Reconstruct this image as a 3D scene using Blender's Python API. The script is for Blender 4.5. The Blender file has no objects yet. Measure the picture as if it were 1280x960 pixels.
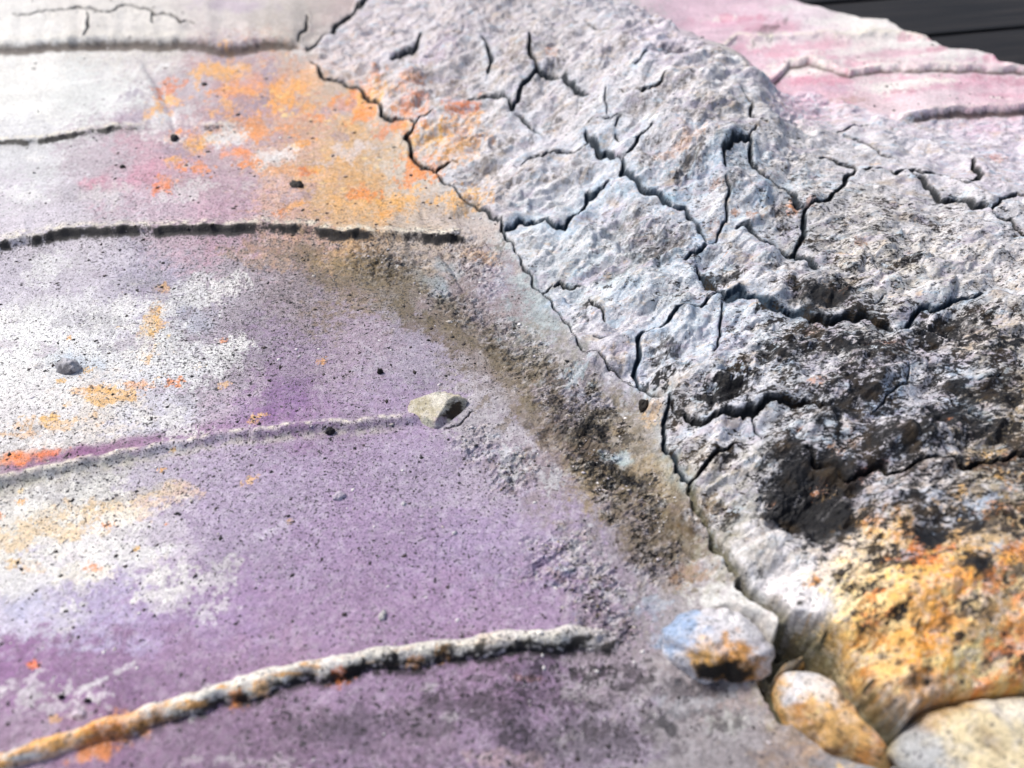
import bpy, math, heapq, random
import numpy as np

# ------------------------------------------------------------------ camera, sky, sun, exposure
sc = bpy.context.scene
COL = sc.collection
HC, PITCH, FPX, PW, PH = 0.30, math.radians(42.5), 961.0, 1280, 960
cam_d = bpy.data.cameras.new('camera')
cam = bpy.data.objects.new('camera', cam_d)
COL.objects.link(cam)
cam.location = (0, 0, HC)
cam.rotation_euler = (math.pi/2 - PITCH, 0, 0)
cam_d.sensor_width = 36.0
cam_d.lens = FPX/PW*36.0
cam_d.clip_start = 0.01
cam_d.clip_end = 200
cam_d.dof.use_dof = True
cam_d.dof.focus_distance = 0.46
cam_d.dof.aperture_fstop = 5.6
sc.camera = cam

SUN_EL, SUN_AZ = math.radians(52), math.radians(-60)      # azimuth from +Y (away from the camera) towards +X
world = bpy.data.worlds.new('World')
sc.world = world
world.use_nodes = True
wn = world.node_tree.nodes
sky = wn.new('ShaderNodeTexSky')
sky.sky_type = 'NISHITA'
sky.sun_disc = False
sky.sun_elevation = SUN_EL
sky.sun_rotation = SUN_AZ
sky.air_density = 1.0
sky.dust_density = 4.0
sky.ozone_density = 1.0
wn['Background'].inputs['Strength'].default_value = 0.065
world.node_tree.links.new(sky.outputs[0], wn['Background'].inputs['Color'])
sun_d = bpy.data.lights.new('sun', 'SUN')
sun_d.energy = 1.5
sun_d.angle = math.radians(10)
sun_d.color = (1.0, 0.97, 0.93)
sun = bpy.data.objects.new('sun', sun_d)
COL.objects.link(sun)
sun.rotation_euler = (-(math.pi/2 - SUN_EL), 0, -SUN_AZ)
sun.location = (-1, 2, 3)
sc.view_settings.view_transform = 'Standard'
sc.view_settings.look = 'None'
sc.view_settings.gamma = 1
sc.view_settings.use_curve_mapping = False
sc.view_settings.exposure = 1.08

rng = np.random.RandomState(7)
random.seed(7)

# ------------------------------------------------------------------ geometry helpers
FW = np.array([0, math.cos(PITCH), -math.sin(PITCH)])
UPV = np.array([0, math.sin(PITCH), math.cos(PITCH)])
def unproj(px, py, z=0.0):
    """the point at height z above the panel seen at a pixel of the photograph"""
    d = FW + (px-640)/FPX*np.array([1., 0, 0]) - (py-480)/FPX*UPV
    t = (z-HC)/d[2]
    return np.array([0, 0, HC]) + d*t
def to_uv(X, Y):
    """regular map coordinates of the panel's base plane (finer where the panel is near)"""
    zc = Y*math.cos(PITCH) + HC*math.sin(PITCH)
    yc = Y*math.sin(PITCH) - HC*math.cos(PITCH)
    return 640 + FPX*X/zc, 480 - FPX*yc/zc
def from_uv(U, V):
    b = (480-V)/FPX
    # yc = b*zc  ->  Y sin - H cos = b (Y cos + H sin)
    Y = HC*(b*math.sin(PITCH)+math.cos(PITCH))/(math.sin(PITCH)-b*math.cos(PITCH))
    zc = Y*math.cos(PITCH)+HC*math.sin(PITCH)
    return (U-640)/FPX*zc, Y, zc/FPX

_perm = np.random.RandomState(3).permutation(4096).astype(np.int32)
_ang = np.random.RandomState(4).rand(4096).astype(np.float32)*2*np.pi
_gx, _gy = np.cos(_ang), np.sin(_ang)
def pn(x, y, seed=0):
    """gradient noise, about -0.7..0.7"""
    x = np.asarray(x, np.float32); y = np.asarray(y, np.float32)
    xi = np.floor(x); yi = np.floor(y)
    xf = x-xi; yf = y-yi
    xi = xi.astype(np.int32); yi = yi.astype(np.int32)
    def g(ix, iy, dx, dy):
        h = _perm[(_perm[(ix+seed*57) & 4095] + iy + seed*131) & 4095]
        return _gx[h]*dx + _gy[h]*dy
    u = xf*xf*xf*(xf*(xf*6-15)+10); v = yf*yf*yf*(yf*(yf*6-15)+10)
    a = g(xi, yi, xf, yf); b = g(xi+1, yi, xf-1, yf)
    c = g(xi, yi+1, xf, yf-1); d = g(xi+1, yi+1, xf-1, yf-1)
    return (a+u*(b-a)) + v*((c+u*(d-c))-(a+u*(b-a)))
def fbm(x, y, oct=4, gain=.5, seed=0, ridged=False):
    t = 0; a = 1.0
    for k in range(oct):
        n = pn(x*2**k, y*2**k, seed+k)
        if ridged: n = .35-np.abs(n)*1.6
        t = t + a*n; a *= gain
    return t
def sstep(a, b, x):
    t = np.clip((x-a)/(b-a), 0, 1); return t*t*(3-2*t)
def lin(h):
    """hex sRGB -> linear"""
    c = np.array([int(h[i:i+2], 16) for i in (0, 2, 4)])/255.0
    return np.where(c <= .04045, c/12.92, ((c+.055)/1.055)**2.4)

# ------------------------------------------------------------------ the panel's broad relief: (pixel, pixel, height in m)
HP = [(0,10,.016),(200,10,.016),(350,15,.016),(0,110,.004),(180,110,.004),(330,110,.004),(430,180,.002),(0,230,.004),(200,230,.004),(380,240,.003),
 (500,230,.000),(0,380,0),(200,400,0),(400,400,-.001),(560,330,0),(640,390,-.001),(0,540,.002),(250,520,0),(450,480,0),(600,470,-.001),(0,700,0),
 (200,700,0),(400,660,0),(600,620,0),(700,600,-.001),(0,860,.001),(300,760,0),(500,760,0),(650,740,0),(750,700,0),(800,800,-.003),(300,940,-.003),(550,900,-.003),
 (750,900,-.006),(900,920,-.008),(0,1000,0),(1000,1000,-.008),
 # rock
 (430,60,.010),(440,110,.003),(520,60,.018),(620,20,.034),(700,40,.047),(560,130,.014),(640,180,.016),(600,240,.004),(700,110,.032),(780,60,.061),(850,75,.065),
 (760,150,.034),(700,250,.014),(660,320,.004),(760,300,.016),(840,180,.043),(900,110,.066),(935,150,.058),(900,250,.030),(960,230,.032),(820,250,.026),(840,320,.022),
 (720,400,.003),(780,400,.012),(850,370,.020),(930,350,.027),(900,420,.022),(1000,330,.028),(1100,300,.030),(1200,320,.030),(1100,220,.028),(1000,180,.030),(1200,220,.026),(1270,270,.028),
 (1030,385,.025),(1100,390,.024),(1200,400,.030),(1270,420,.032),(820,460,.008),(900,480,.020),(1000,470,.026),(1100,480,.028),(1200,500,.030),(1270,520,.032),
 (870,520,.012),(960,540,.022),(1060,560,.026),(840,570,.004),(900,600,.012),(1010,640,.014),(960,680,.017),(1100,640,.028),(1200,640,.032),(1270,660,.034),
 (950,720,.012),(1040,740,.022),(1150,740,.030),(1250,760,.032),(1060,790,.012),(1150,830,.020),(1250,850,.020),(1280,960,.0),(1200,960,-.004),
 (760,520,-.001),(790,600,-.001),(850,680,-.001),(880,730,-.002),
 # far side
 (900,30,.006),(1000,20,.007),(1000,70,.006),(1100,60,.010),(1060,110,.012),(1200,120,.014),(1270,120,.014),(1050,140,.024),(1170,165,.020),(1270,170,.016),(1270,90,.008),
 (800,-30,.014),(640,-40,.030),(400,-40,.018),(100,-40,.018),(1000,-30,.010),(-60,100,.004),(-60,500,0),(1340,200,.02),(1340,400,.034),(1340,700,.034)]
HPT = np.array([(*unproj(a, b, h)[:2], h) for a, b, h in HP])
HPU, HPV = to_uv(HPT[:, 0], HPT[:, 1])
def shepard(U, V, cu, cv, vals, sig):
    shp = U.shape; U = U.ravel().astype(np.float32); V = V.ravel().astype(np.float32)
    vals = np.asarray(vals, np.float32); cu = np.asarray(cu, np.float32); cv = np.asarray(cv, np.float32)
    out = np.empty((U.size, vals.shape[1]), np.float32)
    for i in range(0, U.size, 60000):
        d = (U[i:i+60000, None]-cu)**2 + (V[i:i+60000, None]-cv)**2
        d -= d.min(1, keepdims=True)
        w = np.exp(-d/(2*sig*sig))
        out[i:i+60000] = (w@vals)/w.sum(1, keepdims=True)
    return out.reshape(*shp, vals.shape[1])
# coarse table of the broad height on base-map coordinates
CU = np.arange(-900, 2180, 12.0); CV = np.arange(-130, 1500, 12.0)
_cu, _cv = np.meshgrid(CU, CV)
H0T = shepard(_cu, _cv, HPU, HPV, HPT[:, 2:3], 34)[..., 0]
def blur(a, n):
    for _ in range(n):
        p = np.pad(a, 1, mode='edge')
        a = (p[:-2, 1:-1]+p[2:, 1:-1]+p[1:-1, :-2]+p[1:-1, 2:]+2*a)/6
    return a
H0T = blur(H0T, 3)
def bil(T, fu, fv):
    fu = np.clip(fu, 0, T.shape[1]-1.001); fv = np.clip(fv, 0, T.shape[0]-1.001)
    i = fu.astype(int); j = fv.astype(int); a = fu-i; b = fv-j
    if T.ndim == 3: a = a[..., None]; b = b[..., None]
    return (T[j, i]*(1-a)+T[j, i+1]*a)*(1-b)+(T[j+1, i]*(1-a)+T[j+1, i+1]*a)*b
def H0(U, V):
    return bil(H0T, (np.asarray(U, float)-CU[0])/12, (np.asarray(V, float)-CV[0])/12)
def on_panel(px, py):
    """base-map coordinates of the panel point seen at a pixel (march along the ray to the relief)"""
    lo, hi = .06, -.02
    for z in np.linspace(.06, -.02, 81):
        p = unproj(px, py, z)
        u, v = to_uv(p[0], p[1])
        if z <= float(H0(u, v)):
            return float(u), float(v)
    return float(u), float(v)
def trace(pts):
    return [on_panel(*p) for p in pts]
def frac(pts, jag=.16, step=5.0):
    """break a polyline into short uneven pieces"""
    P = [np.array(p, float) for p in pts]
    while True:
        Q = [P[0]]; more = False
        for a, b in zip(P, P[1:]):
            L = np.linalg.norm(b-a)
            if L > step*1.6:
                more = True
                n = np.array([-(b-a)[1], (b-a)[0]])
                Q.append((a+b)/2 + n*rng.uniform(-jag, jag))
            Q.append(b)
        P = Q
        if not more: return P

# ------------------------------------------------------------------ grid: dense where the photograph looks, sparse margins
du = 1.22
Ucols = np.concatenate([np.arange(-820, -70, 16.), np.arange(-70, 1350, du), np.arange(1350, 2100, 16.)])
Vrows = np.concatenate([np.arange(-112, -50, 5.), np.arange(-50, 1030, du), np.arange(1030, 1440, 14.)])
U, V = np.meshgrid(Ucols, Vrows)
X, Y, S = from_uv(U, V)
NR, NCOL = U.shape
base = H0(U, V).astype(np.float32)
# local coordinates in mm for the noises
Xm, Ym = (X*1000).astype(np.float32), (Y*1000).astype(np.float32)
def window(u0, u1, v0, v1):
    return slice(max(0, np.searchsorted(Vrows, v0)), np.searchsorted(Vrows, v1)), slice(max(0, np.searchsorted(Ucols, u0)), np.searchsorted(Ucols, u1))
def nearest(poly, reach, width=None):
    """distance, signed side and run along a polyline for the grid near it"""
    P = np.array(poly); w = window(P[:, 0].min()-reach, P[:, 0].max()+reach, P[:, 1].min()-reach, P[:, 1].max()+reach)
    u, v = U[w], V[w]
    D = np.full(u.shape, 1e9, np.float32); T = np.zeros(u.shape, np.float32); Sg = np.ones(u.shape, np.float32)
    run = np.concatenate([[0], np.cumsum(np.linalg.norm(np.diff(P, axis=0), axis=1))])
    for k in range(len(P)-1):
        a, b = P[k], P[k+1]
        ww = window(min(a[0], b[0])-reach, max(a[0], b[0])+reach, min(a[1], b[1])-reach, max(a[1], b[1])+reach)
        s = (slice(ww[0].start-w[0].start, ww[0].stop-w[0].start), slice(ww[1].start-w[1].start, ww[1].stop-w[1].start))
        uu, vv = u[s], v[s]
        e = b-a; L2 = e@e+1e-9
        t = np.clip(((uu-a[0])*e[0]+(vv-a[1])*e[1])/L2, 0, 1)
        dx, dy = uu-a[0]-t*e[0], vv-a[1]-t*e[1]
        d = np.sqrt(dx*dx+dy*dy)
        m = d < D[s]
        D[s] = np.where(m, d, D[s])
        T[s] = np.where(m, run[k]+t*math.sqrt(L2), T[s])
        Sg[s] = np.where(m, np.sign(e[0]*dy-e[1]*dx), Sg[s])
    return w, D, Sg, T, run[-1]

# ------------------------------------------------------------------ rock area (right of the boundary crack)
BOUND = [(470,-40),(440,22),(398,58),(390,80),(402,97),(422,102),(449,109),(469,129),(477,148),(501,148),(520,159),(507,176),(518,202),(544,219),(554,232),(576,249),(606,266),(627,281),
 (632,300),(644,321),(662,347),(677,370),(696,396),(715,419),(734,445),(760,464),(797,484),(820,497),(835,512),(830,560),(845,592),(862,612),(885,665),(910,710),(935,740),(965,755),(990,775)]
RAWB = [(990,775),(1040,805),(1055,835),(1075,865),(1100,890),(1180,880),(1290,840),(1400,850),(1400,150),(1280,148),(1165,150),(1120,150),(1060,132),(1000,115),(950,96),(900,66),(840,40),(790,10),(700,-30),(560,-40)]
rock_poly = np.array(trace(BOUND+RAWB))
def inside(poly, u, v):
    r = np.zeros(u.shape, bool); n = len(poly)
    for k in range(n):
        a, b = poly[k], poly[(k+1) % n]
        if a[1] == b[1]: continue
        c = ((a[1] > v) != (b[1] > v)) & (u < (b[0]-a[0])*(v-a[1])/(b[1]-a[1])+a[0])
        r ^= c
    return r
_low = sstep(360, 460, V)
_ru = U + (9+26*_low)*fbm(Xm/16, Ym/16, 4, .65, 61); _rv = V + (7+20*_low)*fbm(Xm/16, Ym/16, 4, .65, 65)
rock = inside(rock_poly, _ru, _rv).astype(np.float32)
rock = blur(rock, 5)
# the crumbly dirt belt left of the boundary
belt = np.zeros(U.shape, np.float32)
def blob(px, py, rx, ry, ang=0.0, warp=.35, edge=.5, seed=0, wl=14.0):
    """soft uneven patch on the panel, 0..1"""
    u0, v0 = on_panel(px, py); R = max(rx, ry)*1.9
    w = window(u0-R, u0+R, v0-R, v0+R)
    c, s = math.cos(math.radians(ang)), math.sin(math.radians(ang))
    x, y = U[w]-u0, V[w]-v0
    x, y = (x*c-y*s)/rx, (x*s+y*c)/ry
    k = max(rx, ry)
    n = fbm(U[w]/(k*.55)+seed*3.1, V[w]/(k*.55), 4, .62, 70+seed)
    r = np.sqrt(x*x+y*y) + warp*n*1.6
    return w, 1-sstep(1-edge, 1+edge*.4, r)
for (a, b, rx, ry, an) in [(600,400,60,22,-25),(660,450,60,30,-30),(720,520,70,40,-35),(740,580,70,36,-35),(800,640,50,40,-60),(820,700,40,40,-60),(740,730,50,40,-40),(700,700,40,60,-60),(760,780,40,30,0),
                           (600,560,30,30,-30),(640,590,30,40,-40),(590,330,50,30,-40),(480,330,60,25,-10),(560,380,60,16,-35)]:
    w, m = blob(a, b, rx, ry, an, seed=int(a))
    belt[w] = np.maximum(belt[w], m)

# ------------------------------------------------------------------ relief: hummocks and hollows, steps and ridges, cracks, grain
Z = base.copy()
# uneven hummocks of the rock
q = .5
xr = Xm*math.cos(q)+Ym*math.sin(q); yr = -Xm*math.sin(q)+Ym*math.cos(q)
rk = rock
wx0 = 16*fbm(xr/50, yr/50, 2, .5, 415); wy0 = 12*fbm(xr/50, yr/50, 2, .5, 417)
hum = fbm((xr+wx0)/50, (yr+wy0)/30, 3, .5, 11)
wx_ = 9*fbm(xr/30, yr/30, 3, .5, 401); wy_ = 7*fbm(xr/30, yr/30, 3, .5, 405)
rid = fbm((xr+wx_)/34, (yr+wy_)/15, 5, .44, 17, ridged=True)
fold = np.clip(fbm((xr+wx_*1.5)/40, (yr+wy_*1.5)/22, 3, .5, 409), -.5, .6)
fin = fbm(xr/5.2, yr/2.6, 3, .6, 23)
pit = fbm(xr/9.0, yr/5.0, 3, .6, 29, ridged=True)
plat = (1-.5*sstep(940, 1040, U)*sstep(370, 300, V))*(1-.55*sstep(660, 740, V+.12*(U-1000)))
RGH = rk*plat*(.0090*hum + .0036*rid + .0085*np.abs(fold) + .0006*fin + .0009*pit)
Z += RGH
smo = fbm(Xm/60, Ym/40, 3, .5, 41)
Z += (1-rk)*(.0012*smo + .00010*fbm(Xm/3, Ym/3, 2, .5, 43))
Z += belt*(1-rk)*(.0024*fbm(xr/9, yr/6, 5, .7, 47)+.0010*pit)
far = sstep(150, 60, V)*sstep(760, 900, U)*(1-rk)
Z += far*.003*fbm(Xm/90, Ym/25, 3, .5, 53)
for (px, py, rx, ry, an, dz) in [
  (1030,372,46,20,0,-.004),(1010,640,60,34,0,-.006),(905,497,34,16,20,-.004),(815,305,50,18,-8,-.006),(890,350,22,20,-40,-.002),(770,110,36,14,30,.004),(700,145,40,14,25,-.003),
  (650,70,34,14,40,.004),(840,65,30,8,0,-.005),(620,40,22,26,60,-.005),(690,90,20,12,40,-.006),(735,118,18,7,20,-.005),(740,85,30,16,-30,.004),(875,205,34,14,15,.004),(980,260,34,14,0,-.003),
  (870,210,30,8,20,-.004),(850,145,50,20,15,.004),(930,440,60,26,0,.004),(840,430,46,24,0,.004),(1080,455,70,24,0,.003),(960,690,70,28,0,.005),(1100,760,80,50,0,.004),
  (1185,410,50,24,0,-.003),(730,455,40,14,-15,.003),(780,510,26,10,-20,-.002),(750,590,40,16,-20,.003),(830,585,30,18,-20,.002),(690,545,30,14,-30,-.002),(880,560,40,20,0,.003),
  (1060,520,40,14,-10,-.003),(1130,560,50,20,0,.003),(700,340,40,18,-30,.003),(730,300,30,14,0,.003),(590,90,40,10,30,-.003),(545,70,40,12,30,.003),(500,110,40,12,30,.002)]:
    w, m = blob(px, py, rx, ry, an, warp=.3, edge=.8, seed=int(px) % 17)
    Z[w] += dz*m

spray = np.zeros(U.shape, np.float32)
dark = np.zeros(U.shape, np.float32)     # black paint rubbed under the edges
brown = np.zeros(U.shape, np.float32)
lip = np.zeros(U.shape, np.float32)      # pale worn edges
lipn = np.zeros(U.shape, np.float32)
ridge_id = np.full(U.shape, -1, np.int16)
# name, pixels, height m, face width px, decay px, lip m, lip px, black
STEPS = [
 ('s1', [(-120,66),(0,62),(60,58),(150,58),(250,57),(340,57),(374,57),(392,60)], .0075, 5.5, 70, .002, 8, .25, .9),
 ('s2', [(-60,184),(15,178),(60,175),(110,166),(170,160),(200,158)], .0026, 3.2, 50, .0008, 5, .8, 0),
 ('s2b', [(232,155),(262,158),(312,158)], .002, 3, 40, .0005, 5, .7, 0),
 ('s3', [(-120,330),(0,313),(30,304),(80,297),(150,293),(250,291),(330,288),(380,290),(420,296),(480,300),(540,301),(600,297)], .0040, 4.6, 80, .0022, 9, 1.0, 0),
 ('s4', [(-120,638),(0,606),(80,589),(150,571),(210,559),(270,551),(320,545),(400,535),(440,533),(500,528),(548,523)], .0015, 8, 70, .0022, 6, .10, 0),
 ('r1', [(850,50),(920,49),(1000,48),(1060,50),(1150,51),(1190,53)], .003, 3, 40, .001, 5, .12, 0),
 ('r2', [(940,98),(985,82),(1010,79),(1030,86),(1060,95),(1100,89),(1120,88),(1180,90),(1280,92),(1400,94)], .004, 4, 40, 0.002, 5, .22, .8),
 ('r3', [(1110,150),(1140,152),(1165,147),(1200,144),(1280,139),(1400,134)], .006, 5, 40, .002, 6, .3, .9)]
STEPL = {}
for si, (nm, pts, A, fw, dec, lp, lw, bk, br) in enumerate(STEPS):
    P = frac(trace(pts), .045, 7)
    STEPL[nm] = P
    w, D, Sg, T, L = nearest(P, 130)
    n = -D*Sg                                   # positive on the far side
    end = np.clip(np.minimum(U[w]-P[0][0]+(60 if pts[0][0] < 0 else 0), P[-1][0]-U[w]+(60 if pts[-1][0] > 1300 else 0))/40, 0, 1)
    end = end*end*(3-2*end)
    und = 1+.35*pn(U[w]/23, U[w]*0+si*7.3, 80+si)+.15*pn(U[w]/14, V[w]/30, 81)
    nn = n + 1.6*pn(U[w]/11, U[w]*0+.5, 82+si)
    prof = sstep(-fw, 0, nn)*np.exp(-np.maximum(nn, 0)/dec)
    far_ok = (D < 128)
    fade = sstep(128, 90, D)
    Z[w] += end*und*fade*(A*prof + lp*np.exp(-((nn-1)/lw)**2))
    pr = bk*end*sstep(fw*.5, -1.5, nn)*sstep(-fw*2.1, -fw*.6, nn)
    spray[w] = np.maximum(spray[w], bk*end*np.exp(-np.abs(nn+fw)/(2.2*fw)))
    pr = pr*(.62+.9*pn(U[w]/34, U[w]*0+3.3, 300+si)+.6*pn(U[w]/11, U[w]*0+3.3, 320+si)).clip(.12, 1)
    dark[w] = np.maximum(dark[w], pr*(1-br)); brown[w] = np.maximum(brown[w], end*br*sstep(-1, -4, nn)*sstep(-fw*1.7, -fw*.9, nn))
    lip[w] = np.maximum(lip[w], end*np.exp(-((nn-lw*.35)/(lw*.55))**2)*(0.35 if br else 1.0))
    ridge_id[w] = np.where((n > -fw*1.3) & (n < lw*1.4) & (end > .15), si, ridge_id[w])
# the rope-like ridge across the foreground
R5 = [(-160,1010),(-40,968),(0,957),(60,938),(130,914),(200,893),(270,872),(340,852),(400,838),(450,829),(500,823),(550,814),(600,809),(660,804),(720,800),(775,805)]
P5 = frac(trace(R5), .05, 8)
w, D, Sg, T, L = nearest(P5, 80)
end = np.clip((L-T)/60, 0, 1)**.7*np.clip(T/30+1, 0, 1)
hw = 12.8*(1+.25*pn(T/60, T*0, 90)+.10*pn(T/26, T*0, 91))*(1+.25*sstep(250, 0, T))
n = -D*Sg + 7.0*pn(U[w]/48, V[w]/48, 92)+1.3*fbm(U[w]/17, V[w]/17, 4, .6, 430)
r = np.abs(n)/hw
prof = np.clip(1-r**2.2, 0, 1)**.6*(1-.35*sstep(-.1, .9, n/hw))*(.93+.16*fbm(U[w]/28, V[w]/28, 3, .5, 434))
Z[w] += end*(.0046*prof+.0010*prof*fbm(Xm[w]/9, Ym[w]/9, 3, .5, 438) + .0012*np.exp(-np.maximum(n, 0)/50)*sstep(-hw, 0, n)*sstep(80, 40, D))
ridge5 = np.zeros(U.shape, np.float32); ridge5[w] = end*sstep(1.08, .8, r)
rope_n = np.zeros(U.shape, np.float32); rope_n[w] = n/hw
rope_t = np.zeros(U.shape, np.float32); rope_t[w] = T/L
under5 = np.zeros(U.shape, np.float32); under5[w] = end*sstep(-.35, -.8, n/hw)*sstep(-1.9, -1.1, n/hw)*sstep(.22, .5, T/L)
ridge_id[w] = np.where((r < 1.05) & (end > .2), 20, ridge_id[w])
# shallow pressed marks across the bands (brush ridges running down the slope)
for pts, a, wd in [([(180,72),(200,110),(215,150),(222,175)], -.0016, 5),([(170,75),(196,130),(205,170)], .0012, 6),([(545,305),(565,335),(580,362),(572,372)], -.0022, 3),([(590,372),(605,395),(614,410)], -.0014, 4),
                   ([(630,300),(640,330),(690,400)], .0016, 6),([(525,262),(530,280),(535,290)], -.001, 3),([(330,200),(370,240),(395,275)], .0008, 5)]:
    w, D, Sg, T, L = nearest(frac(trace(pts), .08), 26)
    Z[w] += a*np.exp(-(D/wd)**2)*np.clip(np.minimum(T, L-T)/12, 0, 1)

# cracks: pixels, half width px, blue 0..1
CR = [
 ([(470,-30),(460,4),(440,22),(415,45),(398,58),(384,62)],2.5,.1),([(374,56),(382,40),(384,20)],2,.0),
 ([(390,80),(402,97),(422,102),(449,109),(469,129),(477,148),(501,148),(520,159)],2.4,.1),([(520,159),(507,176),(518,202),(544,219),(550,212),(572,205)],2.6,.0),
 ([(544,219),(554,232),(576,249),(606,266),(627,281),(632,300),(644,321)],1.9,.3),([(644,321),(662,347),(677,370),(696,396),(715,419)],1.3,.2),
 ([(715,419),(734,445),(760,464),(775,471),(797,484),(820,497),(835,507),(840,520),(856,527)],1.3,.15),
 ([(856,527),(890,533),(927,527),(957,512),(995,509),(1032,516),(1056,521)],4.0,.1),
 ([(632,290),(660,281),(681,276),(707,281),(722,270),(734,247),(760,236)],2.8,.8),
 ([(520,159),(535,147),(561,131),(587,126),(636,129)],2.4,.3),([(636,129),(640,140),(650,116),(662,99),(672,88),(685,90),(707,103),(726,114),(737,118)],3.2,.4),
 ([(662,52),(668,75),(672,88)],3.2,.1),([(604,49),(612,68),(610,94)],3.0,.5),([(642,146),(660,155),(677,165)],2.2,.5),([(527,45),(516,68),(490,79)],2.2,.2),
 ([(732,28),(749,37),(760,37)],1.8,.1),([(651,214),(670,202),(700,193),(734,186)],1.7,.2),
 ([(732,172),(749,195),(775,204)],3.6,.6),([(775,204),(794,191),(797,181),(814,163)],2.6,.5),([(769,174),(784,181),(797,181)],2.2,.2),
 ([(775,204),(777,221),(794,236),(812,247),(835,255),(856,259),(869,277),(882,299)],3.2,.8),
 ([(745,152),(775,150),(769,165)],1.8,.5),([(756,124),(758,146)],1.5,.3),([(726,165),(745,152)],1.4,.3),
 ([(775,120),(794,122),(827,107),(831,94)],2.4,.1),([(809,71),(794,86)],1.8,.6),
 ([(890,301),(909,274),(911,247),(905,232)],1.8,.5),([(856,331),(875,318),(890,300)],3.0,.9),
 ([(950,212),(939,191),(937,174),(916,174),(903,191),(905,214)],2.8,.5),([(927,109),(941,128),(939,142),(957,161)],1.8,.1),([(937,174),(945,160)],1.8,.1),
 ([(950,216),(965,225),(987,240),(1010,259)],3.4,.5),([(1010,259),(1021,255),(1047,240),(1072,214)],3,.2),([(1010,259),(1006,285),(995,316)],3.2,.5),
 ([(1025,200),(1062,206),(1100,212),(1137,216),(1175,221),(1212,229),(1226,221),(1216,202)],3.4,.1),
 ([(1040,165),(1060,162),(1085,159)],1.8,0),([(1055,169),(1085,182),(1119,197)],2.2,.1),
 ([(1137,221),(1160,236),(1186,251),(1216,262),(1239,268)],3.4,.2),([(1239,268),(1246,258),(1250,249),(1280,244),(1340,236)],2.6,.2),([(1175,221),(1212,234),(1250,248)],1.8,.1),([(1239,268),(1280,292),(1340,320)],3.2,.1),
 ([(922,283),(950,296),(976,307),(999,319),(1010,329),(1021,342)],3.8,.5),
 ([(797,482),(794,460),(797,432),(806,417),(837,407),(875,389),(897,374)],3.0,.9),
 ([(897,374),(924,368),(942,374),(965,389),(991,396),(1010,407)],7.0,.9),([(1010,407),(1030,409),(1062,404),(1085,404),(1119,421)],4.6,.3),
 ([(1119,421),(1137,404),(1160,385),(1194,376),(1212,372),(1250,370)],3.2,.9),([(901,385),(899,411),(890,449)],1.9,.7),([(871,336),(890,362),(905,374)],5,.7),
 ([(939,527),(943,540),(950,554)],1.4,.2),([(860,606),(886,584),(909,569),(942,557)],3.0,.0),
 ([(1006,567),(1032,584),(1062,599)],3.4,.1),([(1062,599),(1077,591),(1100,580),(1149,579),(1194,574),(1250,571),(1290,574),(1350,570)],3.2,.0),
 ([(1077,524),(1100,509),(1134,482),(1134,460)],1.5,.9),([(835,505),(830,535),(830,562),(845,592),(862,610)],2.6,.6),
 ([(685,362),(700,357),(725,359)],2.2,.1),([(677,370),(690,360)],2.2,.1),([(736,380),(748,390),(756,405)],2.0,.1),([(742,424),(765,425),(785,428)],1.8,.2),
 ([(1085,390),(1100,380)],1.5,.2),([(1180,460),(1210,478),(1250,470)],1.8,.9),([(1190,500),(1210,520),(1235,525)],1.8,.7),
 ([(20,24),(60,18),(120,18),(180,17),(215,25),(245,36)],1.8,0),([(112,24),(109,55)],1.6,0),([(192,22),(193,36)],1.2,0),
 ([(556,536),(575,531),(593,514)],1.1,0)]
crack = np.zeros(U.shape, np.float32); cblue = np.zeros(U.shape, np.float32); halo = np.zeros(U.shape, np.float32)
nearc = np.zeros(U.shape, np.float32)
for ci, (pts, hwid, bl) in enumerate(CR):
    P = frac(trace(pts), .19, 4)
    w, D, Sg, T, L = nearest(P, 26)
    tap = np.clip(np.minimum(T, L-T)/12, .65, 1)
    wl = hwid*tap*(1+.4*pn(T/12, T*0+ci, 100)+.3*pn(T/5, T*0+ci, 101))*1.12
    Dj = D + .6*pn(U[w]/4, V[w]/4, 103)
    wl = np.maximum(wl*.72, .85)
    g = 1-sstep(.5, 1.2, Dj/wl)
    dep = np.minimum(3.0*hwid*S[w]*tap, .0045)
    Z[w] += -dep*g - .10*dep*np.exp(-(Dj/(2.6*wl))**2) + .30*dep*np.exp(-((Dj-2.6*wl)/(2.2*wl))**2)*(Sg > 0)
    g = 1-sstep(.85, 1.7, Dj/wl)
    crack[w] = np.maximum(crack[w], g*(.75+.25*min(1, hwid/2.6)))
    cblue[w] = np.where(g > .05, np.maximum(cblue[w], bl), cblue[w])
    nearc[w] = np.maximum(nearc[w], np.exp(-(D/13)**2))
    halo[w] = np.maximum(halo[w], bl*np.exp(-(D/11)**2)*(.5+.9*pn(U[w]/9, V[w]/9, 104)).clip(0, 1))
Z -= .8*nearc*(RGH-blur(RGH, 30))
# deep clefts round the stones at the foot of the slope
cleft = np.zeros(U.shape, np.float32)
for pts, hwid, dep in [([(862,612),(872,640),(885,665),(897,690),(910,710),(925,730)],3.5,.005),([(925,730),(950,748),(972,760),(992,782)],5.5,.009),([(992,782),(1015,790),(1040,806),(1055,835),(1075,865),(1100,890),(1130,940)],11,.016),([(985,785),(968,812),(960,845),(985,890)],9,.010)]:
    w, D, Sg, T, L = nearest(frac(trace(pts), .07, 6), 50)
    Dj = D+2*pn(U[w]/9, V[w]/9, 105)
    g = 1-sstep(.5, 1.5, Dj/hwid)
    Z[w] -= dep*g
    cleft[w] = np.maximum(cleft[w], g)

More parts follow.
